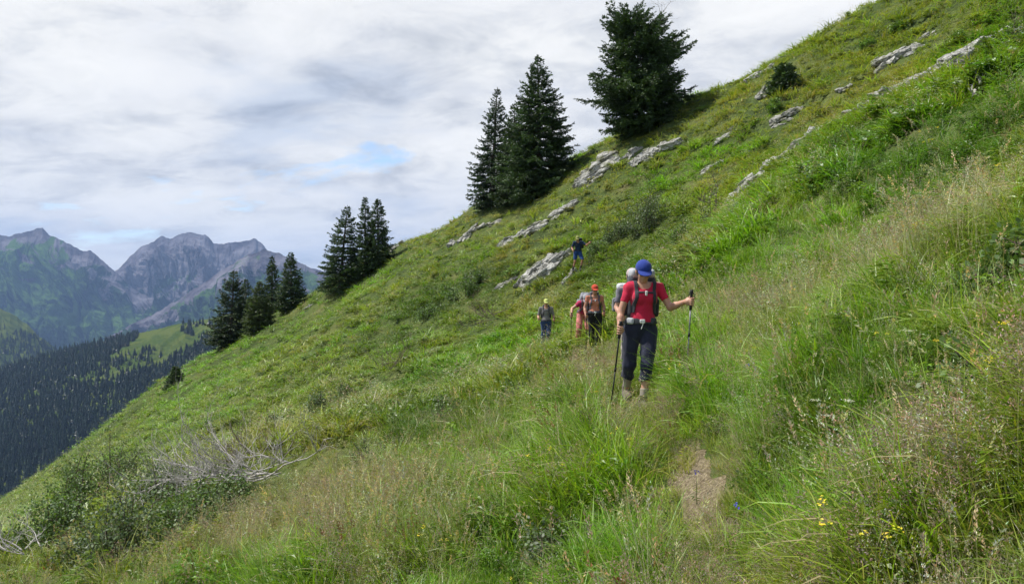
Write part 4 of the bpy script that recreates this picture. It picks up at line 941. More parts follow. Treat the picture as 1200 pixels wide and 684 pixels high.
def deadwood(px, py, wpx, hpx, label, seed, n=14, az0=0., up=.35, mat=None, rad=.02, name='dead_branches', group='dead bleached branches', depth=2, d=None):
    rng = np.random.default_rng(seed); x, y, z = hit_or_crest(px, py) if d is None else ground_at(px, d); S = wpx / F_PX * y
    mb = MB(); OBST.append((x, y - S * .1, S * .55)); lift = .16 if y < 30 else .35
    def grow(p, d, l, r, dep):
        k = 7; pts = [p]; dd = d
        for i in range(k):
            dd = norm(dd + rng.normal(0, .13, 3) + np.array([0, 0, .03])); pts.append(pts[-1] + dd * l / k)
        pts = np.array(pts); g = H(x + pts[:, 0], y + pts[:, 1]) - z + .10 + lift * .8; pts[:, 2] = np.maximum(pts[:, 2], g)
        mb.add(*tube(pts, np.linspace(r, r * .4, k + 1), 5 if dep > 0 else 3))
        if dep > 0:
            for j in range(rng.integers(3, 7)):
                i = rng.integers(1, k + 1); sg = rng.normal(0, .55, 3); sg[2] = abs(sg[2]) * .7
                grow(pts[i], norm(dd + sg), l * rng.uniform(.3, .6), r * .5, dep - 1)
    for i in range(n):
        ox = rng.uniform(-.28, .28) * S; oy = rng.uniform(-.25, .25) * S * .5; az = az0 + rng.normal(0, .5) + (math.pi if rng.random() < .15 else 0)
        p = np.array([ox, oy, float(H(x + ox, y + oy)) - z + lift + rng.uniform(.05, .3) * hpx / F_PX * y]); e = up * rng.uniform(-.2, 1.3)
        gx = float(H(x + ox + .3, y + oy) - H(x + ox - .3, y + oy)) / .6
        dv = np.array([math.cos(az), math.sin(az) * .6, e + gx * math.cos(az) * .7])
        grow(p, norm(dv), S * rng.uniform(.3, .6), rad * rng.uniform(.6, 1.3), depth)
    o = link(name, mb.mesh(name, mat or M_DEAD), loc=(x, y, z)); tag(o, label, 'dead branches', group); return o
deadwood(285, 572, 190, 44, 'large heap of bleached bare branches lying in the meadow at left', 501, 28, math.pi - .25, .22, rad=.017)
deadwood(310, 545, 110, 50, 'darker bare branches standing out of the right end of the big heap', 502, 16, math.pi - .9, .9, rad=.013, mat=M_TWIG)
deadwood(210, 600, 80, 60, 'thin upright bare twigs at the left end of the big heap', 503, 14, 1.9, 1.4, rad=.008)
deadwood(25, 668, 90, 40, 'bare grey branches in the bottom left corner', 504, 8, math.pi - .5, .3, rad=.017)
deadwood(150, 622, 70, 50, 'few bare sticks poking from the alder shrubs', 505, 5, 2.3, .9, rad=.012)
deadwood(455, 445, 55, 30, 'dry grey twiggy bush in mid meadow', 506, 12, 1.6, .9, rad=.016, mat=M_TWIG)
deadwood(568, 385, 50, 26, 'dry twiggy bush in the meadow left of the man in the grey shirt', 507, 12, 2.2, .8, rad=.020, mat=M_TWIG)
deadwood(835, 246, 40, 24, 'bare twigs above the thin leafy shrub', 508, 7, 1.6, 1.0, rad=.02, mat=M_TWIG)
deadwood(1136, 80, 34, 18, 'pale bare root lying over the upper rock ledge', 509, 4, math.pi - .3, .2, rad=.05)
deadwood(1146, 112, 24, 16, 'pale dead twigs under the upper rock ledge', 510, 6, 1.7, .9, rad=.03)

# ------------------------------------------------------------------ single flowers one can point at
def flower(px, py, kind, label, seed):
    rng = np.random.default_rng(seed); x, y, z = hit_or_crest(px, py + 12); h = .42 if y < 8 else .35
    x, y, z = x, y, float(H(x, y)); h = max(.25, min(.8, (HY - py) / F_PX * y - z))
    names = {'white': 'yarrow_flower', 'blue': 'bellflower', 'yellow': 'yellow_flower', 'pink': 'thistle_flower'}
    root = thing(names[kind], label, 'flower', (x, y, z), 0, {'white': 'white meadow flowers', 'blue': 'blue meadow flowers', 'yellow': 'yellow meadow flowers', 'pink': 'pink meadow flowers'}[kind])
    sb = MB(); c = blade(sb, rng, np.zeros(3), h, .005, rng.uniform(0, 6.28), .05, .15, (.09, .13, .04), 5, alpha=1)
    for k in range(5): leaf(sb, c[1] + rng.normal(0, .02, 3), np.array([*rng.normal(0, 1, 2), .3]), np.array([0, 0, 1.]), .05, .012, (.08, .13, .03), 1)
    part('stem', sb.mesh('stem', M_LEAF, False), root)
    hb = MB(); s = max(1, y / 6)
    col = {'white': (.75, .75, .68), 'blue': (.06, .05, .45), 'yellow': (.75, .58, .04), 'pink': (.5, .08, .25)}[kind]
    if kind in ('white', 'yellow'):
        for k in range(46):
            o = rng.normal(0, 1, 3); o[2] = abs(o[2]) * .3; p = c[-1] + o * .016 * s; a = rng.uniform(0, 6.28)
            leaf(hb, p, np.array([math.cos(a), math.sin(a), .25]), np.array([0, 0, 1.]), .012 * s, .009 * s, hue(rng, col, .08, .03), 1)
    else:
        for k in range(8 if kind == 'blue' else 30):
            a = rng.uniform(0, 6.28); leaf(hb, c[-1] + rng.normal(0, .008, 3) * s, np.array([math.cos(a), math.sin(a), .9 if kind == 'pink' else -.6]), np.array([math.cos(a), math.sin(a), 1]), .024 * s, .013 * s, hue(rng, col, .15), 1)
    part('flower_head', hb.mesh('flower_head', M_PETAL, False), root)
M_PETAL = foliage_mat('petals', transl=.25, rough=.6, use_tint=False)
FL = [
    (956, 504, 'white', 'left one of the two upper white flower heads in the right foreground'), (990, 506, 'white', 'right one of the two upper white flower heads in the right foreground'), (973, 525, 'white', 'white flower head just below the pair in the right foreground'), (1065, 426, 'white', 'single white flower head higher up on the right'),
    (817, 583, 'blue', 'blue bellflower on the edge of the bare path'), (862, 628, 'blue', 'blue bellflower below the bare patch of path'), (875, 448, 'blue', 'blue bellflower in the grass right of the woman in red'), (535, 653, 'blue', 'blue bellflower at the bottom centre left'), (1025, 338, 'blue', 'blue bellflower high on the right slope'),
    (1100, 441, 'yellow', 'yellow flower head on the right slope'), (394, 596, 'yellow', 'yellow flower right of the dead branches'), (448, 610, 'yellow', 'yellow flower in the lower left meadow'), (697, 470, 'yellow', 'yellow flower beside the left trekking pole'), (1030, 612, 'yellow', 'yellow flower low in the right foreground'),
    (362, 667, 'pink', 'pink thistle head at the bottom left'),
]
for i, f in enumerate(FL): flower(*f, 600 + i)
# ------------------------------------------------------------------ implicit surfaces for people and packs
class SDF:
    def __init__(s, lo, hi, h):
        s.h = h; s.lo = np.array(lo, float); n = np.ceil((np.array(hi) - s.lo) / h).astype(int) + 1; s.n = n
        s.f = np.full(n, .4, np.float32)
    def grid(s, a, b):
        i0 = np.clip(np.floor((np.array(a) - s.lo) / s.h).astype(int), 0, s.n - 1); i1 = np.clip(np.ceil((np.array(b) - s.lo) / s.h).astype(int) + 1, 1, s.n)
        sl = tuple(slice(i0[k], i1[k]) for k in range(3))
        ax = [s.lo[k] + s.h * np.arange(i0[k], i1[k]) for k in range(3)]
        return sl, np.stack(np.meshgrid(*ax, indexing='ij'), -1).astype(np.float32)
    def full(s):
        return s.grid(s.lo, s.lo + s.h * (s.n - 1))[1]
    def put(s, sl, d, k):
        f = s.f[sl]
        if k > 0:
            hh = np.clip(.5 + .5 * (f - d) / k, 0, 1); s.f[sl] = f * (1 - hh) + d * hh - k * hh * (1 - hh)
        else: s.f[sl] = np.minimum(f, d)
    def cap(s, a, b, ra, rb, k=.02, inf=0.):
        a = np.array(a, float); b = np.array(b, float); r = max(ra, rb) + inf + .07
        sl, P = s.grid(np.minimum(a, b) - r, np.maximum(a, b) + r)
        if 0 in P.shape: return
        ab = b - a; t = np.clip(((P - a) @ ab) / (ab @ ab + 1e-9), 0, 1)
        s.put(sl, (np.linalg.norm(P - a - t[..., None] * ab, axis=-1) - (ra + (rb - ra) * t) - inf).astype(np.float32), k)
    def ell(s, c, r, k=.02, R=None, inf=0.):
        c = np.array(c, float); r = np.array(r, float) + inf; m = r.max() + .07
        sl, P = s.grid(c - m, c + m)
        if 0 in P.shape: return
        q = P - c
        if R is not None: q = q @ R
        k0 = np.linalg.norm(q / r, axis=-1); k1 = np.linalg.norm(q / (r * r), axis=-1) + 1e-6
        s.put(sl, (k0 * (k0 - 1) / k1).astype(np.float32), k)
    def box(s, c, hs, rr, k=.01, R=None):
        c = np.array(c, float); hs = np.array(hs, float); m = np.linalg.norm(hs) + .07
        sl, P = s.grid(c - m, c + m); q = P - c
        if R is not None: q = q @ R
        q = np.abs(q) - (hs - rr)
        s.put(sl, (np.linalg.norm(np.maximum(q, 0), axis=-1) + np.minimum(q.max(-1), 0) - rr).astype(np.float32), k)
    def mesh(s, name, mat, f=None, wr=0., wf=9., seed=0, smooth=2):
        f = s.f if f is None else f
        if wr:
            m = np.abs(f) < .035; I = np.argwhere(m); P = I * s.h + s.lo; f = f.copy(); f[m] += ((fbm3(P * np.array([1, 1, .6]), wf, 3, seed) - .5) * 2.4 * wr).astype(np.float32)
        v, q = nets(f, s.lo, s.h)
        if smooth: v = relax(v, q, smooth)
        return mesh_np(name, v, q, mat, True)
def nets(f, lo, h):
    g = f < 0; nx, ny, nz = f.shape
    c = sum(g[a:nx - 1 + a, b:ny - 1 + b, d:nz - 1 + d].astype(np.int8) for a in (0, 1) for b in (0, 1) for d in (0, 1))
    act = (c > 0) & (c < 8); I, J, K = np.nonzero(act); idx = np.full(act.shape, -1, np.int64); idx[act] = np.arange(len(I))
    acc = np.zeros((len(I), 3)); cnt = np.zeros(len(I)); C = [(a, b, d) for a in (0, 1) for b in (0, 1) for d in (0, 1)]
    for p in C:
        for ax in range(3):
            if p[ax]: continue
            q = list(p); q[ax] = 1
            fa = f[I + p[0], J + p[1], K + p[2]]; fb = f[I + q[0], J + q[1], K + q[2]]; m = (fa < 0) != (fb < 0)
            t = np.where(m, fa / np.where(m, fa - fb, 1), 0)
            pt = np.array(p, float)[None] + 0 * acc; pt[:, ax] = t; acc[m] += pt[m]; cnt[m] += 1
    v = (np.stack([I, J, K], 1) + acc / cnt[:, None]) * h + lo
    Q = []
    for ax in range(3):
        u, w = [(1, 2), (2, 0), (0, 1)][ax]
        s0 = [slice(None)] * 3; s1 = [slice(None)] * 3; s0[ax] = slice(0, -1); s1[ax] = slice(1, None)
        for k in (u, w): s0[k] = slice(1, -1); s1[k] = slice(1, -1)
        a = g[tuple(s0)]; b = g[tuple(s1)]; m = a != b; ii = np.array(np.nonzero(m)).T; fl = a[m]
        off = np.zeros(3, int); off[u] = 1; off[w] = 1; base = ii + off
        def cell(du, dw): q = base.copy(); q[:, u] += du; q[:, w] += dw; return idx[q[:, 0], q[:, 1], q[:, 2]]
        q = np.stack([cell(-1, -1), cell(0, -1), cell(0, 0), cell(-1, 0)], 1); q[~fl] = q[~fl][:, ::-1]; Q.append(q)
    q = np.concatenate(Q); q = q[(q >= 0).all(1)]
    return v, q
def relax(v, q, it):
    e = np.concatenate([q[:, [0, 1]], q[:, [1, 2]], q[:, [2, 3]], q[:, [3, 0]]]); 
    for _ in range(it):
        s = np.zeros_like(v); n = np.zeros(len(v)); np.add.at(s, e[:, 0], v[e[:, 1]]); np.add.at(s, e[:, 1], v[e[:, 0]]); np.add.at(n, e[:, 0], 1); np.add.at(n, e[:, 1], 1)
        v = v * .5 + .5 * s / np.maximum(n, 1)[:, None]
    return v
def rot(rx=0, ry=0, rz=0):
    return np.array((Matrix.Rotation(rz, 3, 'Z') @ Matrix.Rotation(ry, 3, 'Y') @ Matrix.Rotation(rx, 3, 'X')))
M_SKIN = simple_mat('skin', (.50, .27, .18), .5, .1, 30, .15, .001, sss=.12, spec=.4)
M_SKIN2 = simple_mat('tanned_skin', (.40, .20, .125), .5, .1, 30, .15, .001, sss=.12, spec=.4)
M_BLACK = simple_mat('black_rubber', (.015, .015, .017), .6, .2, 40, .2, .001)
M_LENS = simple_mat('sunglass_lens', (.006, .006, .008), .12, .1, 40, 0, .001, spec=.8)
M_STEEL = simple_mat('brushed_aluminium', (.45, .45, .46), .35, .15, 60, .1, .001, metal=.9)
M_WHITEP = simple_mat('white_buckle', (.7, .7, .68), .45, .1, 60, .1, .001)
def cloth(name, c, var=.18, c2=None, rough=.85): return simple_mat(name, c, rough, var, 70, .5, .002, sheen=.15, spec=.2, col2=c2)
SKEL = dict(  # standing adult, facing -y, feet at z = 0, x to the viewer's right
    head=(0, -.03, 1.56), neck=(0, .02, 1.40), chest=(0, .02, 1.22), waist=(0, .01, 1.04), pelvis=(0, .02, .92), shR=(-.165, .03, 1.36), shL=(.165, .03, 1.36),
    elR=(-.24, .03, 1.08), haR=(-.25, -.12, .86), elL=(.24, .03, 1.08), haL=(.25, -.12, .86), hipR=(-.09, .02, .88), hipL=(.09, .02, .88),
    knR=(-.11, -.04, .48), anR=(-.12, .05, .09), knL=(.11, -.06, .48), anL=(.12, -.02, .09))
def person(px, d, label, S, look=(.25, 0), fat=1., top=None, bottom=None, shorts=None, sleeve=.55, capc=None, brim=True, glasses=True, hairc=None, skin=None, bootc=(.10, .08, .06), sockc=None,
           pole=(), poledir=None, h=.009, female=True, scale=1., hem=.0, seed=0, headgear='cap', printc=None, z_off=0., flapcap=False):
    J = {k: np.array(v, float) for k, v in {**SKEL, **S}.items()}; skin = skin or M_SKIN
    x, y, z = ground_at(px, d); root = thing('person', label, 'person', (x, y, z + z_off), 0); root.scale = (scale,) * 3
    allp = np.array(list(J.values())); lo = allp.min(0) - .24; hi = allp.max(0) + .24; lo[2] = -.03
    up = norm(J['neck'] - J['pelvis']); side = norm(J['shL'] - J['shR']); fwd = norm(np.cross(side, up)) * 1; fwd = fwd if fwd[1] < 0 else -fwd
    B = np.stack([norm(np.cross(up, -fwd)), -fwd, up], 1); B[:, 0] = norm(side - up * (side @ up)); B[:, 1] = np.cross(B[:, 2], B[:, 0])
    RH = rot(look[0], 0, look[1]); hc = J['head']
    def torso(s, inf=0., k=.05):
        s.ell(J['chest'] + B @ np.array([0, 0, .02]), (.150 * fat, .098 * fat, .17), k, B, inf); s.ell(J['waist'], (.122 * fat, .092 * fat, .15), k, B, inf)
        if female:
            for sg in (-1, 1): s.ell(J['chest'] + B @ np.array([.065 * sg, -.075, .015]), (.058, .050, .056), .035, B, inf)
        s.cap(J['shR'] + (J['neck'] - J['shR']) * .12, J['shL'] + (J['neck'] - J['shL']) * .12, .052, .052, k, inf)
        s.cap(J['neck'] - up * .04, J['shR'] + (0, 0, .01), .05, .045, k, inf); s.cap(J['neck'] - up * .04, J['shL'] + (0, 0, .01), .05, .045, k, inf)
    def hips(s, inf=0., k=.05):
        s.ell(J['pelvis'], (.160 * fat, .108 * fat, .115), k, None, inf)
        for sg, n in ((-1, 'hipR'), (1, 'hipL')): s.ell(J[n] + np.array([0, .05, -.01]), (.085 * fat, .085, .09), k, None, inf)
    def leg(s, c, inf=0., k=.03):
        s.cap(J['hip' + c], J['kn' + c], .088 * fat, .056, k, inf); s.cap(J['kn' + c], J['kn' + c] * .6 + J['an' + c] * .4 + np.array([0, .012, 0]), .054, .054, k, inf); s.cap(J['kn' + c] * .6 + J['an' + c] * .4 + np.array([0, .012, 0]), J['an' + c], .053, .036, k, inf)
    def arm(s, c, inf=0., k=.02, full=True):
        s.cap(J['sh' + c], J['el' + c], .046, .037, k, inf)
        if full:
            w = J['ha' + c]; e = J['el' + c]; m = e * .65 + w * .35; s.cap(e, m, .037, .038, k, inf); s.cap(m, w, .038, .025, k, inf)
    grips = {}
    def hand(s, c):
        w = J['ha' + c]; f = norm(w - J['el' + c]); a = np.array(poledir[c]) if poledir and c in poledir else np.array([0, -.15, 1.]); a = norm(a)
        fp = norm(f - a * (f @ a)); g = w + fp * .075 + a * .0; grips[c] = (g, a); out = np.cross(a, fp); sg = 1 if c == 'R' else -1
        # palm lies beside the grip, knuckles beyond it
        pc = w + fp * .045 + out * sg * .020
        s.cap(w, pc, .026, .030, .012); Rm = np.stack([fp, a, out], 1); s.ell(pc + fp * .012, (.045, .043, .017), .012, Rm)
        for i in range(4):
            oz = (.033 - i * .022); rr = [.0105, .011, .0105, .0092][i]; R0 = [.029, .031, .029, .026][i]; prev = pc + fp * .045 + a * oz
            for st in range(1, 5):
                th = -.9 + st * [.95, 1.0, .95, .88][i]; q = g + a * (oz - .004 * st * (i - 1.5) * .3) + (out * sg * math.cos(th + .9 - .2) + fp * math.sin(th + .9 - .2)) * R0
                s.cap(prev, q, rr, rr * .94, .003); prev = q
        t0 = w + fp * .02 + a * .026 + out * sg * .01; t1 = w + fp * .045 + a * .050 - out * sg * .012; t2 = g + a * .048 - out * sg * .026
        s.cap(t0, t1, .014, .012, .006); s.cap(t1, t2, .012, .0098, .003); s.cap(t2, t2 + fp * .022 - a * .01, .0098, .0085, .003)
    def headf(s):
        s.cap(J['neck'] - up * .05, hc + RH @ np.array([0, .02, -.05]), .056 if female else .062, .050, .02)
        s.ell(hc + RH @ np.array([0, .012, .028]), (.074, .092, .092), .02, RH); s.ell(hc + RH @ np.array([0, -.028, -.045]), (.054, .060, .062), .03, RH)
        s.ell(hc + RH @ np.array([0, -.072, -.088]), (.022, .018, .018), .02, RH)                       # chin
        s.cap(hc + RH @ np.array([0, -.083, .012]), hc + RH @ np.array([0, -.103, -.024]), .008, .013, .01)    # nose
        for sg in (-1, 1):
            s.ell(hc + RH @ np.array([.078 * sg, .012, -.005]), (.010, .020, .032), .006, RH)             # ears
            s.ell(hc + RH @ np.array([.032 * sg, -.074, .022]), (.022, .010, .008), .01, RH)              # brows
            s.ell(hc + RH @ np.array([.040 * sg, -.062, -.022]), (.020, .018, .018), .015, RH)             # cheeks
        s.ell(hc + RH @ np.array([0, -.086, -.052]), (.024, .009, .007), .006, RH)                        # lips
    body = SDF(lo, hi, h * .8)
    torso(body, -.012); hips(body, -.014)
    for c in 'RL':
        leg(body, c, -.008); arm(body, c); hand(body, c)
        a = J['an' + c]; body.cap(a, a + np.array([0, -.14, -.06]), .032, .028, .02)
    headf(body)
    part('body', body.mesh('body', skin, smooth=1), root)
    # --- clothes
    P = None
    if top is not None:
        s = SDF(lo, hi, h); torso(s, .010)
        zc = J['pelvis'][2] + .08 + hem
        s.ell(J['waist'] + up * -.06, (.135 * fat, .105 * fat, .10), .05, B, .004)
        for c in 'RL': arm(s, c, .012, .02, sleeve > 1)
        P = s.full(); F = np.maximum(s.f, ((P - (J['waist'] * .35 + J['pelvis'] * .65 + up * hem)) @ -up))
        for c in 'RL':      # sleeve hem
            sh, el, ha = J['sh' + c], J['el' + c], J['ha' + c]
            if sleeve <= 1:
                ax = norm(el - sh); cut = sh + (el - sh) * sleeve; dd = (P - cut) @ ax; t = np.clip(((P - sh) @ ax), 0, np.linalg.norm(el - sh) + .2); near = np.linalg.norm(P - sh - ax * t[..., None], axis=-1) < .085
                F = np.where(near & (((P - J['chest']) @ B)[..., 0] * (1 if c == 'L' else -1) > .13), np.maximum(F, dd), F)
            elif sleeve < 2:
                ax = norm(ha - el); cut = el + (ha - el) * (sleeve - 1); dd = (P - cut) @ ax; near = np.linalg.norm(P - ha, axis=-1) < .22
                F = np.where(near, np.maximum(F, dd), F)
        nk = np.linalg.norm((P - (J['neck'] + fwd * .055 + up * .015)) / np.array([1., 1, 1.1]), axis=-1) - (.088 if female else .075)   # neckline
        F = np.maximum(F, -nk); F = np.maximum(F, ((P - (J['neck'] + up * .012)) @ up))
        person.shirt = (s, F.copy())
        part('shirt', s.mesh('shirt', top, F, .013, 10., seed), root)
    if bottom is not None:
        s2 = SDF(lo, hi, h); hips(s2, .010)
        s2.ell(J['pelvis'] + (0, 0, .06), (.140 * fat, .102 * fat, .09), .05, None, .006)
        for c in 'RL': leg(s2, c, .013)
        P2 = s2.full(); F2 = np.maximum(s2.f, P2[..., 2] - (J['pelvis'][2] + .115))
        if shorts is not None:
            F2 = np.maximum(F2, shorts + .02 * np.sin(P2[..., 0] * 20) - P2[..., 2])
        else:
            for c in 'RL':
                a = J['an' + c]; F2 = np.where(np.linalg.norm(P2 - a, axis=-1) < .18, np.maximum(F2, (a[2] + .03) - P2[..., 2]), F2)
        part('shorts' if shorts and shorts > .5 else 'trousers', s2.mesh('trousers', bottom, F2, .022, 8., seed + 3), root)
        person.hipsdf = (s2, F2)
    # boots, socks
    s3 = SDF((lo[0], lo[1] - .1, -.04), (hi[0], hi[1] + .1, max(J['anR'][2], J['anL'][2]) + .3), h)
    bm = cloth('leather_boot', bootc, .3)
    for c in 'RL':
        a = J['an' + c]; s3.f[:] = .4; s3.cap(a + (0, 0, .05), a + (0, .01, -.01), .050, .050, .03); s3.cap(a + (0, .03, -.045), a + (0, -.17, -.052), .042, .038, .03); s3.cap(a + (0, -.05, -.02), a + (0, -.14, -.045), .040, .034, .03)
        P3 = s3.full(); F3 = np.maximum(np.maximum(s3.f, (a[2] - .092) - P3[..., 2]), P3[..., 2] - (a[2] + .085)); bo = part('boot', s3.mesh('boot', bm, F3), root)
        so = np.maximum(np.maximum((a[2] - .092) - P3[..., 2], P3[..., 2] - (a[2] - .070)), s3.f - .006); me = s3.mesh('sole', M_BLACK, so); link('sole', me, bo)
        if sockc:
            s3.f[:] = .4; leg(s3, c, .002); F4 = np.maximum(s3.f, P3[..., 2] - (a[2] + .16)); F4 = np.maximum(F4, (a[2] + .05) - P3[..., 2]); part('sock', s3.mesh('sock', cloth('wool_sock', sockc), F4), root)
    # head things in head space
    def to_head(me):
        co = np.empty(len(me.vertices) * 3, np.float32); me.vertices.foreach_get('co', co); co = co.reshape(-1, 3) @ RH.T.astype(np.float32) + hc.astype(np.float32); me.vertices.foreach_set('co', co.ravel()); return me
    hh = .0055 if h < .009 else .007
    if hairc:
        s = SDF((-.14, -.14, -.2), (.14, .17, .17), hh); s.ell((0, .022, .024), (.086, .096, .098), .01); s.cap((0, .07, -.01), (0, .075, -.09), .052, .04, .03)
        Pp = s.full(); F = np.maximum(s.f, -(Pp[..., 1] + .035)) if not flapcap else s.f; F = np.maximum(F, Pp[..., 2] - .09)
        part('hair', to_head(s.mesh('hair', cloth('hair', hairc, .35), F, .006, 22.)), root)
    if capc:
        s = SDF((-.17, -.26, -.05), (.17, .17, .22), hh); s.ell((0, .010, .040), (.089, .107, .092), .01)
        Pp = s.full(); F = np.maximum(np.maximum(s.f, .030 - Pp[..., 2] + Pp[..., 1] * .12), -.4); cm = cloth('cap_fabric', capc, .12)
        cp = part('cap', to_head(s.mesh('cap', cm, F, .002, 20.)), root)
        if brim:
            s.f[:] = .4; s.ell((0, -.088, .036), (.082, .090, .045)); F = np.maximum(np.abs(s.f + .004 + 0 * s.f) - .0, 0) * 0 + s.f
            q = Pp.copy(); sh_ = np.abs(q[..., 2] - (.040 - 3.2 * q[..., 0] ** 2 + (q[..., 1] + .09) * .30)) - .0055
            F = np.maximum(np.maximum(F, sh_), q[..., 1] + .055); link('brim', to_head(s.mesh('brim', cm, F)), cp)
    if glasses:
        s = SDF((-.12, -.14, -.06), (.12, .06, .06), .004)
        for sg in (-1, 1): s.ell((.033 * sg, -.088, .003), (.030, .010, .019), .008); s.cap((.062 * sg, -.076, .010), (.084 * sg, .01, .008), .004, .003, .002)
        part('sunglasses', to_head(s.mesh('sunglasses', M_LENS, s.f)), root)
    return root, J, B, grips, (x, y, z + z_off)
def strap_mesh(s, F, cond, th=.006, mat=None, name='strap'):
    """a band lying on the clothes: a thin shell of the garment's surface cut to the wanted region"""
    d = np.maximum(np.abs(F - th) - th * .9, cond); return s.mesh(name, mat, d.astype(np.float32), smooth=1)
def pole_thing(rt, g, a, up_len, label, rw, mat_shaft, length=None, gripc=M_BLACK):
    """trekking pole through the fist; its tip goes down to the turf"""
    x, y, z = rw; sc = rt.scale[0]
    def gz(p): return float(H(x + p[0] * sc, y + p[1] * sc) - z) / sc
    t = 0
    while t < 1.5 and (g - a * t)[2] > gz(g - a * t): t += .01
    L_ = length or t + .02; top = g + a * up_len; tip = g - a * L_
    root = thing('trekking_pole', label, 'trekking pole', (x + tip[0] * sc, y + tip[1] * sc, z + tip[2] * sc)); root.scale = rt.scale
    def P(q): return np.array(q) - tip
    m = MB(); n1 = g - a * (L_ * .38); n2 = g - a * (L_ * .72)
    m.add(*tube([P(g - a * .02), P(n1)], [.009, .009], 8)); m.add(*tube([P(n1), P(n2)], [.0078, .0078], 8)); m.add(*tube([P(n2), P(tip + a * .04)], [.0066, .006], 8))
    sh = part('shaft', m.mesh('shaft', mat_shaft), root)
    for q in (n1, n2): mm = MB(); mm.add(*tube([P(q + a * .02), P(q - a * .02)], [.013, .012], 8)); link('lever_lock', mm.mesh('lever_lock', M_BLACK), sh)
    mm = MB(); ss = np.linspace(0, 1, 9); mm.add(*tube([P(g - a * .09 + a * (up_len + .09) * q) for q in ss], .014 + .003 * np.sin(ss * 9) + .006 * (ss > .93), 10)); part('grip', mm.mesh('grip', gripc), root)
    mm = MB(); mm.add(*tube([P(tip + a * .05), P(tip)], [.004, .0025], 6)); part('tip', mm.mesh('tip', M_STEEL), root)
    mm = MB(); mm.add(*tube([P(tip + a * .062), P(tip + a * .055)], [.012, .030], 12)); part('basket', mm.mesh('basket', M_BLACK), root)
    mm = MB(); o = norm(np.cross(a, [0, 1, 0.3])); th = np.linspace(0, 6.28, 14); mm.add(*tube([P(top - a * .02 - a * (.05 * (1 - math.cos(q))) + o * .03 * math.sin(q)) for q in th], [.004] * 14, 4, False)); part('wrist_strap', mm.mesh('wrist_strap', M_BLACK), root)
    return root
def backpack(rt, J, B, rw, label, bodyc, strapc, lidc=None, size=(.15, .12, .27), zoff=.03, belt=True, buckle=True, chest=True, pockets=True, back=.17, shift=0.):
    root = thing('backpack', label, 'backpack', rw); root.scale = rt.scale
    c = J['chest'] + B @ np.array([shift, back, zoff]); mb_ = cloth('pack_fabric', bodyc, .2); ms = cloth('strap_webbing', strapc, .2); ml = cloth('pack_lid_fabric', lidc or bodyc, .2)
    m = np.linalg.norm(size) + .12; s = SDF(c - m, c + m, .009)
    s.box(c, size, .06, .02, B)
    part('pack_body', s.mesh('pack_body', mb_, None, .006, 12.), root)
    s.f[:] = .4; s.box(c + B @ np.array([0, -.01, size[2] + .015]), (size[0] * .92, size[1] * 1.02, .055), .045, .02, B); part('lid', s.mesh('lid', ml, None, .008, 14.), root)
    if pockets:
        for sg in (-1, 1):
            s.f[:] = .4; s.box(c + B @ np.array([sg * (size[0] + .015), 0, -size[2] * .45]), (.045, .07, .11), .035, .02, B); part('side_pocket', s.mesh('side_pocket', mb_, None, .004, 14.), root)
    sd, F = person.shirt; P = sd.full(); q = (P - J['chest']) @ B
    for sg in (-1, 1):
        xx = .098 - .03 * np.clip((.1 - q[..., 2]) / .3, -1, .0) + .035 * np.clip((.02 - q[..., 2]) / .2, 0, 1.2)
        cond = np.maximum(np.abs(q[..., 0] * sg - xx) - .021, -q[..., 2] - .16); cond = np.maximum(cond, np.where(q[..., 2] < .10, q[..., 1] - .02, q[..., 1] - .12)); cond = np.maximum(cond, -.3)
        part('shoulder_strap', strap_mesh(sd, F, cond, .007, ms, 'shoulder_strap'), root)
    if chest:
        cond = np.maximum(np.abs(q[..., 2] - .075) - .010, q[..., 1]); cond = np.maximum(cond, np.abs(q[..., 0]) - .10); part('chest_strap', strap_mesh(sd, F, cond, .008, ms, 'chest_strap'), root)
        if buckle:
            s_ = SDF(J['chest'] + B @ np.array([0, -.15, .075]) - .09, J['chest'] + B @ np.array([0, -.15, .075]) + .09, .006)
            yy = -.128; s_.box(J['chest'] + B @ np.array([.005, yy, .065]), (.014, .010, .028), .006, 0, B); part('buckle', s_.mesh('buckle', M_WHITEP), root)
    if belt:
        s2, F2 = person.hipsdf; P2 = s2.full(); zb = J['pelvis'][2] + .075
        cond = np.abs(P2[..., 2] - zb) - .032; cond = np.maximum(cond, np.abs(P2[..., 0] - J['pelvis'][0]) - .19); hb = part('hip_belt', strap_mesh(s2, np.minimum(F2 * 1, np.maximum(F2, -9)), cond, .010, ms, 'hip_belt'), root)
        if buckle:
            c2 = np.array([J['pelvis'][0], J['pelvis'][1] - .135, zb]); s_ = SDF(c2 - .1, c2 + .1, .006); s_.box(c2, (.030, .012, .022), .006); s_.cap(c2 + (.01, -.01, -.015), c2 + (-.015, -.008, -.085), .007, .006, .004); link('buckle', s_.mesh('buckle', M_WHITEP), hb)
            for sg in (-1, 1):
                c3 = np.array([J['pelvis'][0] + sg * .125, J['pelvis'][1] - .085, zb + .002]); s_ = SDF(c3 - .12, c3 + .12, .008); s_.box(c3, (.045, .026, .036), .02, 0, rot(0, 0, sg * .7)); link('belt_pocket', s_.mesh('belt_pocket', ml if sg < 0 else mb_, None, .003, 20.), hb)
    return root

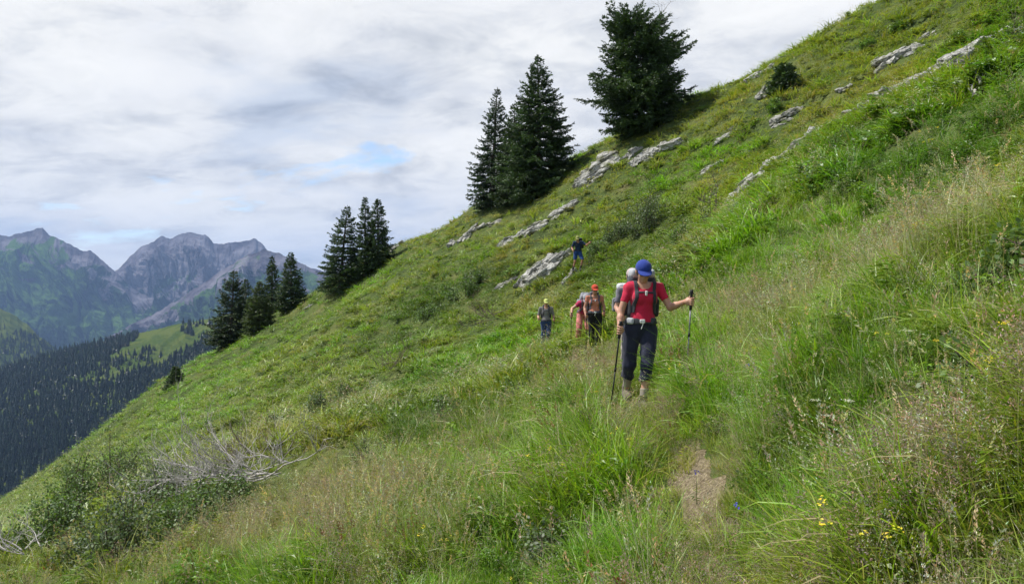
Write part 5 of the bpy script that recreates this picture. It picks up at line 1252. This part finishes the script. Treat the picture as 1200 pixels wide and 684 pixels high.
# ---- 1: the woman in red
S = dict(head=(.03, -.05, 1.525), neck=(.035, .02, 1.395), chest=(.04, .01, 1.22), waist=(.03, .0, 1.03), pelvis=(.01, .02, .90), shR=(-.120, .02, 1.335), shL=(.205, .03, 1.355),
         elR=(-.215, .0, 1.075), haR=(-.245, -.13, .885), elL=(.335, -.02, 1.125), haL=(.47, -.19, 1.195), hipR=(-.08, .02, .86), hipL=(.10, .02, .86),
         knR=(-.115, .02, .48), anR=(-.12, .22, .16), knL=(.055, -.17, .49), anL=(.0, -.22, .09))
M_RED = cloth('red_shirt', (.50, .018, .055), .15); M_NAVYT = cloth('dark_navy_trousers', (.022, .025, .045), .3)
rt, J, B, gr, rw = person(750, 8.9, 'woman in red t-shirt and blue cap leading the hikers, one arm out on a pole', S, look=(.42, .05), fat=.99, top=M_RED, bottom=M_NAVYT, shorts=.33, sleeve=.62, capc=(.02, .045, .25), hairc=(.10, .06, .035), skin=M_SKIN,
    sockc=(.30, .26, .21), bootc=(.15, .12, .09), poledir={'R': (.11, -.05, 1), 'L': (.07, .05, 1)}, h=.0075, seed=1)
M_SHAFT = simple_mat('carbon_shaft', (.02, .02, .022), .35, .2, 60, .05, .001); M_SHAFT2 = simple_mat('worn_carbon_shaft', (.05, .045, .05), .35, .9, 30, .05, .001, col2=(.3, .3, .3))
pole_thing(rt, *gr['R'], .10, 'black trekking pole held low in the right hand of the woman in red', rw, M_SHAFT)
pole_thing(rt, *gr['L'], .13, 'trekking pole held out sideways by the woman in red', rw, M_SHAFT2)
backpack(rt, J, B, rw, 'large pack with light grey top on the woman in red', (.05, .055, .065), (.035, .038, .045), (.42, .44, .46), size=(.155, .11, .25), zoff=.02, back=.19)
# ---- 2: the hiker hidden behind her
S = dict(haR=(-.19, -.20, .97), elR=(-.235, .03, 1.10), haL=(.2, -.2, 1.0), knL=(.1, -.12, .5), anR=(-.1, .12, .12), head=(-.01, -.05, 1.57))
rt, J, B, gr, rw = person(741, 11.6, 'hiker in grey t-shirt and pale pink cap close behind the woman in red', S, look=(.3, 0), fat=1.05, top=cloth('grey_violet_shirt', (.13, .12, .15), .15), bottom=cloth('patterned_trousers', (.20, .15, .11), .5, (.34, .30, .26)), capc=(.45, .36, .34), hairc=(.12, .1, .09),
    sleeve=.7, female=False, h=.009, seed=2, scale=.96)
backpack(rt, J, B, rw, 'bulky white and grey pack on the hiker behind the woman in red', (.16, .165, .17), (.07, .07, .08), (.55, .56, .57), size=(.17, .11, .18), zoff=-.0, back=.19, shift=-.05)
pole_thing(rt, *gr['R'], .10, 'trekking pole of the hiker in the pale pink cap', rw, M_SHAFT)
# ---- 3: the woman in orange
S = dict(haR=(-.235, -.16, .90), elR=(-.25, .02, 1.10), haL=(.215, -.14, .97), elL=(.235, .03, 1.12), knR=(-.07, -.02, .48), anR=(-.06, .06, .12), knL=(.085, -.1, .49), anL=(.05, -.08, .09), head=(.0, -.04, 1.56))
M_BLKT = cloth('black_trousers', (.014, .014, .016), .3)
rt, J, B, gr, rw = person(697, 20, 'woman in orange t-shirt, red cap and black trousers walking on the path', S, look=(.22, .05), top=cloth('orange_shirt', (.50, .19, .12), .1), bottom=M_BLKT, capc=(.5, .06, .025), hairc=(.07, .04, .03), sleeve=.4, skin=M_SKIN2, h=.009, seed=3)
backpack(rt, J, B, rw, 'dark pack with grey straps on the woman in orange', (.06, .06, .07), (.10, .10, .12), (.12, .12, .13), size=(.13, .09, .22), zoff=.0, back=.16)
pole_thing(rt, *gr['R'], .08, 'trekking pole in the right hand of the woman in orange', rw, M_SHAFT); pole_thing(rt, *gr['L'], .08, 'trekking pole in the left hand of the woman in orange', rw, M_SHAFT)
# ---- 4: the bent hiker in raspberry behind her
S = dict(head=(.03, -.42, 1.30), neck=(.03, -.27, 1.23), chest=(.02, -.14, 1.10), waist=(.0, -.02, .98), pelvis=(0, .06, .88), shR=(-.14, -.24, 1.16), shL=(.19, -.22, 1.18), elR=(-.33, -.26, 1.03), haR=(-.36, -.42, .86), elL=(.24, -.3, .96), haL=(.2, -.45, .85),
         hipR=(-.09, .06, .84), hipL=(.09, .06, .84), knR=(-.13, -.10, .47), knL=(.10, -.12, .47), anR=(-.13, .02, .09), anL=(.12, .02, .09))
rt, J, B, gr, rw = person(684, 21.5, 'hiker in raspberry shirt and patterned red trousers bending behind the woman in orange', S, look=(.75, -.2), top=cloth('raspberry_shirt', (.40, .03, .09), .15), bottom=cloth('red_patterned_trousers', (.33, .05, .04), .6, (.55, .2, .18)), capc=(.30, .30, .31), hairc=(.16, .12, .09), sleeve=.45, h=.009, seed=4)
backpack(rt, J, B, rw, 'small grey pack on the bending hiker in raspberry', (.26, .26, .28), (.10, .09, .10), size=(.13, .09, .19), zoff=.02, back=.17, buckle=False)
pole_thing(rt, *gr['R'], .08, 'trekking pole of the bending hiker in raspberry', rw, M_SHAFT)
# ---- 5: the man in grey
S = dict(head=(0, -.03, 1.62), neck=(0, .02, 1.455), chest=(0, .02, 1.26), shR=(-.195, .03, 1.40), shL=(.195, .03, 1.40), elR=(-.27, .06, 1.14), haR=(-.27, -.14, 1.05), elL=(.27, .06, 1.14), haL=(.27, -.14, 1.03), knL=(.07, -.14, .5), anL=(.04, -.12, .12), knR=(-.1, 0, .48), anR=(-.13, .12, .12))
rt, J, B, gr, rw = person(640, 28, 'man in grey shirt, blue jeans and lime cap, leftmost of the hikers', S, look=(.2, 0), fat=1.12, female=False, top=cloth('grey_shirt', (.20, .19, .185), .15), bottom=cloth('blue_jeans', (.03, .055, .13), .3), capc=(.50, .55, .16), hairc=(.3, .28, .25), sleeve=.85, h=.010, seed=5)
backpack(rt, J, B, rw, 'dark day pack on the man in grey', (.05, .05, .06), (.06, .06, .07), size=(.13, .09, .21), zoff=.0, back=.17, buckle=False)
pole_thing(rt, *gr['L'], .08, 'trekking pole of the man in grey', rw, M_SHAFT)
# ---- 6: the man in navy above
S = dict(head=(-.03, -.20, 1.55), neck=(.0, -.10, 1.43), chest=(.03, -.04, 1.24), waist=(.02, .0, 1.06), pelvis=(0, .03, .95), shR=(-.17, -.06, 1.37), shL=(.21, -.06, 1.38), elR=(-.27, .05, 1.13), haR=(-.23, -.16, 1.0), elL=(.40, -.14, 1.24), haL=(.50, -.24, 1.36),
         hipR=(-.09, .03, .9), hipL=(.09, .03, .9), knR=(-.13, -.02, .5), anR=(-.22, .1, .10), knL=(.20, -.18, .58), anL=(.12, -.12, .16))
rt, J, B, gr, rw = person(677, 40, 'man in navy shirt and blue shorts stepping down over rocks, topmost of the hikers', S, look=(.4, 0), fat=1.08, female=False, top=cloth('navy_shirt', (.012, .03, .075), .2), bottom=cloth('blue_shorts', (.015, .05, .17), .2), shorts=.60, capc=(.26, .28, .08), hairc=(.05, .04, .03), skin=M_SKIN2, sleeve=.7,
    h=.010, seed=6, scale=1.08, sockc=(.03, .03, .035), bootc=(.03, .03, .03), poledir={'L': (.08, .1, 1)})
backpack(rt, J, B, rw, 'dark pack on the man in navy', (.03, .035, .04), (.03, .03, .035), size=(.14, .09, .22), zoff=.04, back=.17, buckle=False, shift=.06)
pole_thing(rt, *gr['L'], .10, 'long trekking pole planted uphill by the man in navy', rw, M_SHAFT)
meadow()
